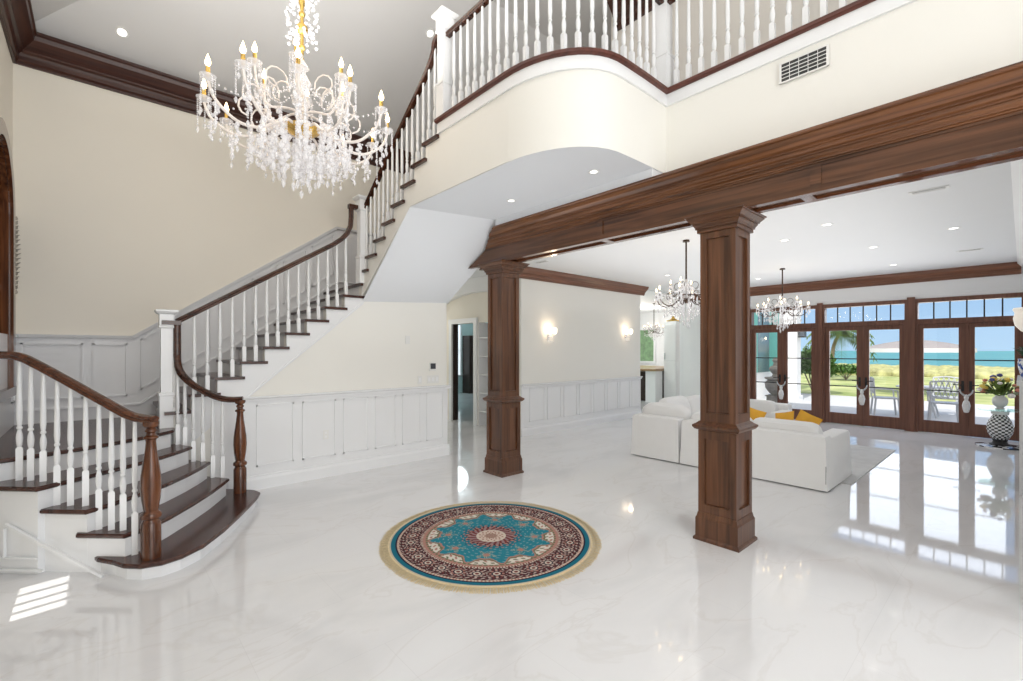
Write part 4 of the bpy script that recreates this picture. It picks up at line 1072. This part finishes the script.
# vent on upper wall
t = thing('air_vent', 'white louvred air vent on the wall above the beam', 'vent', (4.0, 1.12, 3.8))
MB().box(3.985, 4.0, .96, 1.275, 3.745, 3.885).build('backing', SLOT, t)
m = MB()
for a in (.96, 1.275): m.box(3.980, 3.990, a-.008, a+.008, 3.737, 3.895)
m.box(3.979, 3.991, .952, 1.283, 3.737, 3.747).box(3.979, 3.991, .952, 1.283, 3.885, 3.895); m.build('frame', PLASTIC, t)
for i in range(4): z = 3.772+i*.028; MB().box(3.981, 3.989, .968, 1.267, z, z+.005).build('slat', PLASTIC, t)
m = MB()
for i in range(1, 5): y = .96+i*.0625; m.box(3.980, 3.986, y-.0015, y+.0015, 3.747, 3.885)
m.build('grille_bars', PLASTIC, t)
for x, y, lab in ((6.06, .62, 'linear ceiling vent nearest the beam'), (8.2+1.97, .56, 'linear ceiling vent near the garden doors'), (5.87, 5.72, 'small ceiling vent beyond the left column')):
    t = thing('ceiling_vent', lab, 'vent', (x, y, ZC), 'ceiling vents')
    MB().box(x-.05, x+.05, y-.15, y+.15, ZC-.008, ZC).build('frame', PLASTIC, t)
    MB().box(x-.032, x+.032, y-.12, y+.12, ZC-.010, ZC-.008).build('backing', SLOT, t)
    for i in range(3): MB().box(x-.03+.022*i, x-.02+.022*i, y-.12, y+.12, ZC-.014, ZC-.010).build('slat', PLASTIC, t)
# downlights
def downlight(x, y, z, e, label, grp, tilt=None, rad=.045):
    t = thing('recessed_light', label, 'ceiling light', (x, y, z), grp)
    a = MB().lathe([(rad, -.004), (rad*1.45, -.006), (rad*1.5, 0), (rad, 0)], (x, y, z), 20, cap=False).build('trim_ring', PLASTIC, t)
    MB().lathe([(0, -.0035), (rad, -.0035), (rad, -.002), (0, -.002)], (x, y, z), 20).build('lens', DOWN, t)
    if tilt: t.rotation_euler = tilt
    if e:
        l = bpy.data.lights.new('downlight', 'SPOT'); l.energy = e*.03; l.spot_size = math.radians(150); l.spot_blend = .6; l.shadow_soft_size = .12; l.color = (1, .94, .86)
        q = bpy.data.objects.new('downlight', l); COL.objects.link(q); q.location = (x, y, z-.03)
    return t
downlight(3.42, 3.81, ZS2, 14, 'recessed soffit light nearer the left column', 'soffit downlights', rad=.034)
downlight(3.44, 2.68, ZS2, 14, 'recessed soffit light under the curved balcony', 'soffit downlights', rad=.034)
for x, y, lab in ((6.78, 1.64, 'recessed light right of the nearest column capital'), (7.3, 2.28, 'recessed light close behind the nearest column'), (8.8, 1.53, 'recessed light midway to the garden doors'), (8.2, .6, 'recessed light between the two right vents'), (5.2, 3.9, 'recessed light between the columns'), (8.9, 5.0, 'recessed light near the sconce wall'), (10.8, 3.9, 'recessed light left of the far chandelier'), (10.9, 1.6, 'recessed light near the garden doors')):
    downlight(x, y, ZC, 16, lab, 'living room downlights')
sl = lambda y: 5.15+.6*(YB-y)
downlight(.21, 7.07, sl(7.07), 0, 'recessed light on the vaulted ceiling left of the big chandelier', 'vault downlights', (-math.atan(.6), 0, 0))
downlight(3.55, 5.70, sl(5.70), 0, 'recessed light on the vaulted ceiling above the upper flight', 'vault downlights', (-math.atan(.6), 0, 0))

# ------------------------------------------------------------------ kitchen glimpse
struct('wall_kitchen', MB().box(17.4, 17.5, 6.5, 12.5, 0, 3.3).box(10.05, 17.5, 12.4, 12.5, 0, 3.3).box(XD+.2, 17.5, 6.35, 6.5, 0, 3.3), WHITE, 'white far walls of the kitchen')
t = thing('kitchen_cabinet', 'tall white kitchen cabinet tower with a gold ornament on top', 'cabinet', (13.6, 7.4, 0))
MB().box(13.35, 13.75, 7.20, 7.62, 0, 2.55).build('body', WHITEG, t)
MB().box(13.33, 13.35, 7.22, 7.60, .1, 1.3).box(13.33, 13.35, 7.22, 7.60, 1.33, 2.45).build('door', WHITE, t)
MB().box(13.30, 13.33, 7.56, 7.58, 1.35, 1.55).build('handle', CHROME, t)
t = thing('gold_ornament', 'gold carved ornament on top of the white cabinet tower', 'ornament', (13.55, 7.4, 2.55))
m = MB().lathe([(0, 0), (.22, 0), (.23, .03), (.12, .05), (.06, .10), (.03, .16), (0, .18)], (13.55, 7.41, 2.551), 14); m.build('body', GOLD, t)
t = thing('kitchen_island', 'kitchen island with brown granite worktop', 'kitchen island', (13.2, 8.0, 0))
MB().box(12.9, 13.3, 7.65, 8.0, 0, 1.0).build('panel', WHITEG, t); MB().box(13.2, 15.2, 8.0, 9.6, 0, .95).build('body', DARKW, t)
MB().box(12.8, 13.32, 7.6, 9.8, .99, 1.06).box(13.32, 15.4, 7.64, 9.8, .99, 1.06).build('worktop', GRAN, t)
wn = thing('window_8', 'kitchen window with green foliage outside', 'window', (17.38, 10.5, 1.2), kind='structure')
MB().box(17.3, 17.4, 10.27, 11.5, 1.1, 1.18).box(17.3, 17.4, 10.27, 11.5, 2.5, 2.58).box(17.3, 17.398, 10.27, 10.35, 1.18, 2.5).box(17.3, 17.398, 11.42, 11.5, 1.18, 2.5).build('window_frame', WHITEG, wn)
MB().box(17.37, 17.395, 10.35, 11.42, 1.18, 2.5).build('pane', plain('foliage_view', (.12, .22, .10), .4, noise=.95, nscale=7, emis=(.30, .42, .28), estr=.3), wn)

# ------------------------------------------------------------------ exterior
tag(MB().box(XD+.15, 20.2, -25, 25, -.1, -.02).build('patio', PATIO), 'white stone patio outside the garden doors', 'patio', kind='structure')
tag(MB().box(20.2, 52, -60, 60, -.2, -.04).build('lawn', GRASS), 'green lawn between patio and sea', 'lawn', kind='structure')
tag(MB().box(52, 2500, -2500, 2500, -2.2, -2.1).build('sea', SEA), 'turquoise sea out to the horizon', 'sea', kind='structure')
tag(MB().box(52, 60, -60, 60, -2.3, -1.2).build('beach', plain('beach_sand', (.6, .52, .36), 1, noise=.1, nscale=1)), 'strip of pale sand beyond the lawn', 'beach', kind='structure')
m = MB()
for i in range(2600):
    x = random.uniform(38, 51); y = random.uniform(-4, 22); hgt = random.uniform(.15, .5)
    m.ball((x, y, hgt*.2), hgt, 7, 5, .75)
o = m.build('dune_scrub', SCRUB); tag(o, 'low yellow-green dune scrub along the far lawn edge', 'plants', kind='stuff')
# palm
t = thing('palm_tree', 'palm tree beyond the lawn behind the middle garden doors', 'palm tree', (33.0, 7.6, 0))
tx, ty = 33.0, 7.65
P = smooth_path([(tx-.1, ty+.3, -.1), (tx, ty+.1, .9), (tx+.05, ty, 1.9), (tx, ty-.35, 2.8)], 5)
MB().tube(P, .13, 10, .08).build('trunk', BARK, t)
for i in range(22):
    a = 2*PI*i/22*1.0+random.uniform(-.1, .1); L = random.uniform(1.5, 2.2); up = random.uniform(-.3, .9)
    m = MB(); top_ = Vector((tx, ty-.35, 2.8)); pr = None
    cen = []
    for q in range(9):
        u = q/8; cen.append(top_+Vector((math.cos(a)*L*u, math.sin(a)*L*u, up*L*u-1.25*L*u*u*(.6+.3*abs(up)))))
    m.tube(cen, .025, 5, .006)
    for q in range(1, 9):
        for sg in (-1, 1):
            d = (cen[q]-cen[q-1]).normalized(); sd = d.cross(Vector((0, 0, 1))).normalized()
            for h_ in (0, .5):
                b0 = cen[q-1].lerp(cen[q], h_); ll = .62*(1-.5*q/8)
                blade(m, b0, b0+sd*sg*ll*.8+d*ll*.6+Vector((0, 0, -ll*.45)), .075, .02, n=3)
    m.build('frond', PALML, t)
def bush(name, label, cx, cy, w_, h_, n, mat, grp=None, leaf=.12):
    t = thing(name, label, 'shrub', (cx, cy, 0), grp)
    m = MB()
    for i in range(n):
        a = random.uniform(0, 2*PI); e = math.asin(random.uniform(-.2, 1)); r = random.uniform(.6, 1)
        p = Vector((cx+math.cos(a)*math.cos(e)*w_*r, cy+math.sin(a)*math.cos(e)*w_*r, h_*.5+math.sin(e)*h_*.5*r))
        q = p+Vector((random.uniform(-1, 1), random.uniform(-1, 1), random.uniform(-.4, 1))).normalized()*leaf
        blade(m, p, q, leaf*.6, .02, n=2)
    m.build('foliage', mat, t)
    m = MB()
    for i in range(6): m.tube([(cx, cy, 0), (cx+random.uniform(-.5, .5)*w_, cy+random.uniform(-.5, .5)*w_, h_*.6)], .025, 5)
    m.build('stem', BARK, t)
bush('shrub', 'green leafy shrub beside the white outdoor pillar', 20.3, 5.35, .75, 1.75, 2600, LEAF, 'garden shrubs', .16)
bush('shrub', 'round green shrub at the foot of the palm', 31.0, 6.6, .8, .8, 900, LEAF, 'garden shrubs', .2)
# outdoor white pillar with lantern and far left wing with shutter + urn
t = thing('garden_pillar', 'white stucco pillar outside the leftmost garden doors', 'pillar', (17.2, 5.2, 0))
MB().box(17.0, 17.4, 4.95, 5.38, -.02, 3.6).build('body', STUCCO, t); MB().box(16.95, 17.45, 4.9, 5.43, -.02, .15).build('base', STUCCO, t)
t = thing('wall_lantern', 'black lantern on the white outdoor pillar', 'lantern', (17.0, 5.0, 2.2))
MB().box(17.1, 17.26, 4.76, 4.92, 2.1, 2.42).build('lantern_body', mk_glass('lantern_glass', (.3, .3, .3), .3), t)
MB().box(17.08, 17.28, 4.74, 4.94, 2.42, 2.46).box(17.08, 17.28, 4.74, 4.94, 2.06, 2.1).box(17.14, 17.2, 4.92, 4.95, 2.2, 2.3).build('lantern_frame', BLACK, t)
for i, j in ((17.09, 4.75), (17.26, 4.75), (17.09, 4.92), (17.26, 4.92)): MB().box(i, i+.012, j, j+.012, 2.08, 2.44).build('lantern_post', BLACK, t)
t = thing('house_wing', 'white wing of the house seen through the leftmost garden doors', 'house wing', (15, 6.2, 0))
MB().box(12.5, 19.5, 5.95, 6.35, -.02, 4.6).build('facade', STUCCO, t); MB().box(17.4, 18.3, 5.90, 5.95, .9, 3.0).build('shutter', TEAL, t); MB().box(16.0, 16.3, 5.90, 5.95, .9, 3.0).build('shutter', TEAL, t)
MB().box(16.3, 17.4, 5.91, 5.95, .9, 3.0).build('window_pane', plain('dark_pane', (.12, .2, .22), .1), t)
t = thing('stone_urn', 'weathered stone tiered urn on the patio outside the leftmost doors', 'urn', (14.6, 4.86, 0))
ux, uy = 14.6, 4.8
MB().sq([(.24, -.02), (.24, .08), (.18, .12), (.18, .30), (.22, .34)], (ux, uy, 0)).build('pedestal', STONE, t)
MB().lathe([(.08, .34), (.16, .40), (.26, .55), (.28, .70), (.20, .78), (.28, .82), (.28, .86), (.10, .88), (.07, .95), (.13, 1.02), (.17, 1.1), (.14, 1.17), (.07, 1.2), (.05, 1.28), (.09, 1.35), (.03, 1.43), (0, 1.45)], (ux, uy, 0), 20).build('body', STONE, t)
# garden set
def gchair(cx, cy, rz, label):
    t = thing('patio_chair', label, 'chair', (0, 0, 0), 'white metal patio chairs')
    m = MB().box(-.25, .25, -.24, .24, .42, .45)
    m.build('seat', METALW, t)
    for sx, sy in ((-1, -1), (1, -1), (-1, 1), (1, 1)): MB().tube([(sx*.23, sy*.22, .43), (sx*.26, sy*.26, -.02)], .022, 6).build('leg', METALW, t)
    m = MB()
    m.tube([(-.25, .24, .43), (-.25, .27, .92)], .018, 6); m.tube([(.25, .24, .43), (.25, .27, .92)], .018, 6); m.tube([(-.25, .27, .92), (0, .28, .95), (.25, .27, .92)], .018, 6); m.tube([(-.25, .25, .55), (.25, .25, .55)], .014, 6)
    for i in range(6):
        x = -.25+.1*i
        if i < 5: m.tube([(x, .25, .55), (x+.1, .27, .92)], .010, 5); m.tube([(x+.1, .25, .55), (x, .27, .92)], .010, 5)
    m.build('backrest', METALW, t)
    for s in (-1, 1): MB().tube([(s*.27, .25, .68), (s*.29, -.05, .67), (s*.27, -.2, .64), (s*.26, -.22, .43)], .016, 6).build('armrest', METALW, t)
    t.location = (cx, cy, 0); t.rotation_euler = (0, 0, rz); return t
gchair(14.9, 2.35, PI*.1, 'white patio chair seen through the middle garden doors')
gchair(14.5, 1.22, PI*.55, 'white lattice-back patio chair seen through the rightmost doors, nearest the glass')
gchair(16.3, 1.35, -PI*.5, 'white patio chair on the far side of the table')
t = thing('patio_table', 'white metal patio table under the umbrella', 'table', (15.5, 1.7, 0))
MB().lathe([(0, .70), (.52, .70), (.52, .73), (0, .73)], (15.5, 1.7, 0), 28).build('tabletop', METALW, t)
for i in range(4):
    a = PI/4+i*PI/2; MB().tube([(15.5+.15*math.cos(a), 1.7+.15*math.sin(a), .70), (15.5+.4*math.cos(a), 1.7+.4*math.sin(a), -.02)], .022, 6).build('leg', METALW, t)
UX, UY = 23.0, 2.75
t = thing('patio_umbrella', 'wide grey-beige umbrella with white fringe beyond the patio chairs', 'umbrella', (UX, UY, 0))
MB().tube([(UX, UY, -.05), (UX, UY, 1.98)], .03, 8).build('pole', METALW, t)
m = MB(); m.smooth = True; n = 16; rings = []
for r, z in ((.02, 2.04), (.45, 2.0), (.9, 1.92), (1.3, 1.82), (1.66, 1.71)): rings.append([(UX+r*math.cos(2*PI*j/n), UY+r*math.sin(2*PI*j/n), z) for j in range(n)])
m.loft(rings, cap=False); m.build('canopy', UMBR, t)
m = MB().lathe([(1.66, 1.71), (1.67, 1.56)], (UX, UY, 0), 32, cap=False); m.build('fringe', FRINGE, t)

# ------------------------------------------------------------------ world, sun, lights
wd = bpy.data.worlds.new('sky'); SC.world = wd; wd.use_nodes = True; nt = wd.node_tree; nt.nodes.clear()
tc = nt.nodes.new('ShaderNodeTexCoord'); sp = nt.nodes.new('ShaderNodeSeparateXYZ'); nt.links.new(tc.outputs['Generated'], sp.inputs[0])
rx = nt.nodes.new('ShaderNodeMapRange'); rx.inputs['From Min'].default_value = .1; rx.inputs['From Max'].default_value = .6; nt.links.new(sp.outputs['X'], rx.inputs['Value'])
rz = nt.nodes.new('ShaderNodeValToRGB'); nt.links.new(sp.outputs['Z'], rz.inputs['Fac'])
rz.color_ramp.elements[0].position = 0; rz.color_ramp.elements[0].color = (.50, .74, .98, 1); rz.color_ramp.elements[1].position = .35; rz.color_ramp.elements[1].color = (.16, .38, .86, 1)
mx = nt.nodes.new('ShaderNodeMix'); mx.data_type = 'RGBA'; mx.inputs['A'].default_value = (1.0, .99, .97, 1)
nt.links.new(rx.outputs['Result'], mx.inputs['Factor']); nt.links.new(rz.outputs['Color'], mx.inputs['B'])
st2 = nt.nodes.new('ShaderNodeMapRange'); st2.inputs['To Min'].default_value = 1.5; st2.inputs['To Max'].default_value = 1.0; nt.links.new(rx.outputs['Result'], st2.inputs['Value'])
bg = nt.nodes.new('ShaderNodeBackground'); nt.links.new(mx.outputs['Result'], bg.inputs['Color']); nt.links.new(st2.outputs['Result'], bg.inputs['Strength'])
ow = nt.nodes.new('ShaderNodeOutputWorld'); nt.links.new(bg.outputs[0], ow.inputs[0])
sn = bpy.data.lights.new('sun', 'SUN'); sn.energy = 4.3; sn.angle = math.radians(.6); sn.color = (1, .96, .9)
so = bpy.data.objects.new('sun', sn); COL.objects.link(so); so.location = (-5, -2, 12)
so.rotation_euler = Vector((1.2, .15, -1.0)).to_track_quat('-Z', 'Y').to_euler()
def area(loc, tgt, e, sx, sy, col=(1, 1, 1), name='daylight'):
    l = bpy.data.lights.new(name, 'AREA'); l.shape = 'RECTANGLE'; l.size = sx; l.size_y = sy; l.energy = e; l.color = col
    o = bpy.data.objects.new(name, l); COL.objects.link(o); o.location = loc
    o.rotation_euler = (Vector(tgt)-Vector(loc)).to_track_quat('-Z', 'Y').to_euler(); return o
area((.9, -2.9, 2.4), (.3, 6, 2.0), 120, 3, 4, (1, .99, .97), 'hall_fill')  # fill lamp added behind the camera to brighten hall and lower stairs
area((.9, 2.6, 4.45), (.9, 2.6, 9), 120, 3.0, 5, (1, .985, .96), 'hall_up_fill')  # added fill facing up, unseen from below, brightens the vault
area((3.3, 3.9, 1.6), (3.3, 3.9, 9), 9, 1.0, 2.6, (.95, .98, 1), 'soffit_up_fill')  # added upward fill that lightens the soffit, no fixture here
area((8.2, 3.1, 2.25), (8.2, 3.1, 9), 58, 6.5, 4.6, (1, .99, .98), 'living_up_fill')  # added fill, lit face turned from the camera, lightens the living room ceiling
area((6.5, -1.2, 5.2), (6.5, -1.2, 9), 20, 1.2, 3, (1, .98, .95), 'upstairs_up_fill')  # upward fill added for the upstairs hall, without a fixture
area((XD+.05+.5, 2.2, 1.6), (6, 3, .8), 60, 4, 2, (.95, .98, 1), 'garden_daylight')
point((5.1, 10.2, 2.4), 26, (1, .9, .78), .7, 'hallway_light'); point((9.0, 12.8, 2.7), 45, (.85, .97, 1), .4, 'study_light'); point((15, 9.5, 2.7), 110, (1, .97, .92), .4, 'kitchen_light'); point((11.3, 8.5, 2.7), 50, (1, .96, .9), .4, 'kitchen_light')

# ------------------------------------------------------------------ camera
cam = bpy.data.cameras.new('camera'); co = bpy.data.objects.new('camera', cam); COL.objects.link(co)
co.location = (0, 0, 1.65)
th = math.atan(413.5/460)
co.rotation_euler = (PI/2, 0, -th)
cam.sensor_width = 36; cam.lens = 460*36/1023; cam.shift_y = (350-340.5)/1023*1.0
cam.clip_start = .05; cam.clip_end = 5000
SC.camera = co
SC.view_settings.view_transform = 'Standard'; SC.view_settings.look = 'None'; SC.view_settings.exposure = 0; SC.view_settings.gamma = 1
SC.cycles.max_bounces = 10; SC.cycles.diffuse_bounces = 5; SC.cycles.transparent_max_bounces = 24; SC.cycles.caustics_reflective = False; SC.cycles.caustics_refractive = False
SC.cycles.use_denoising = True; SC.cycles.sample_clamp_indirect = 6
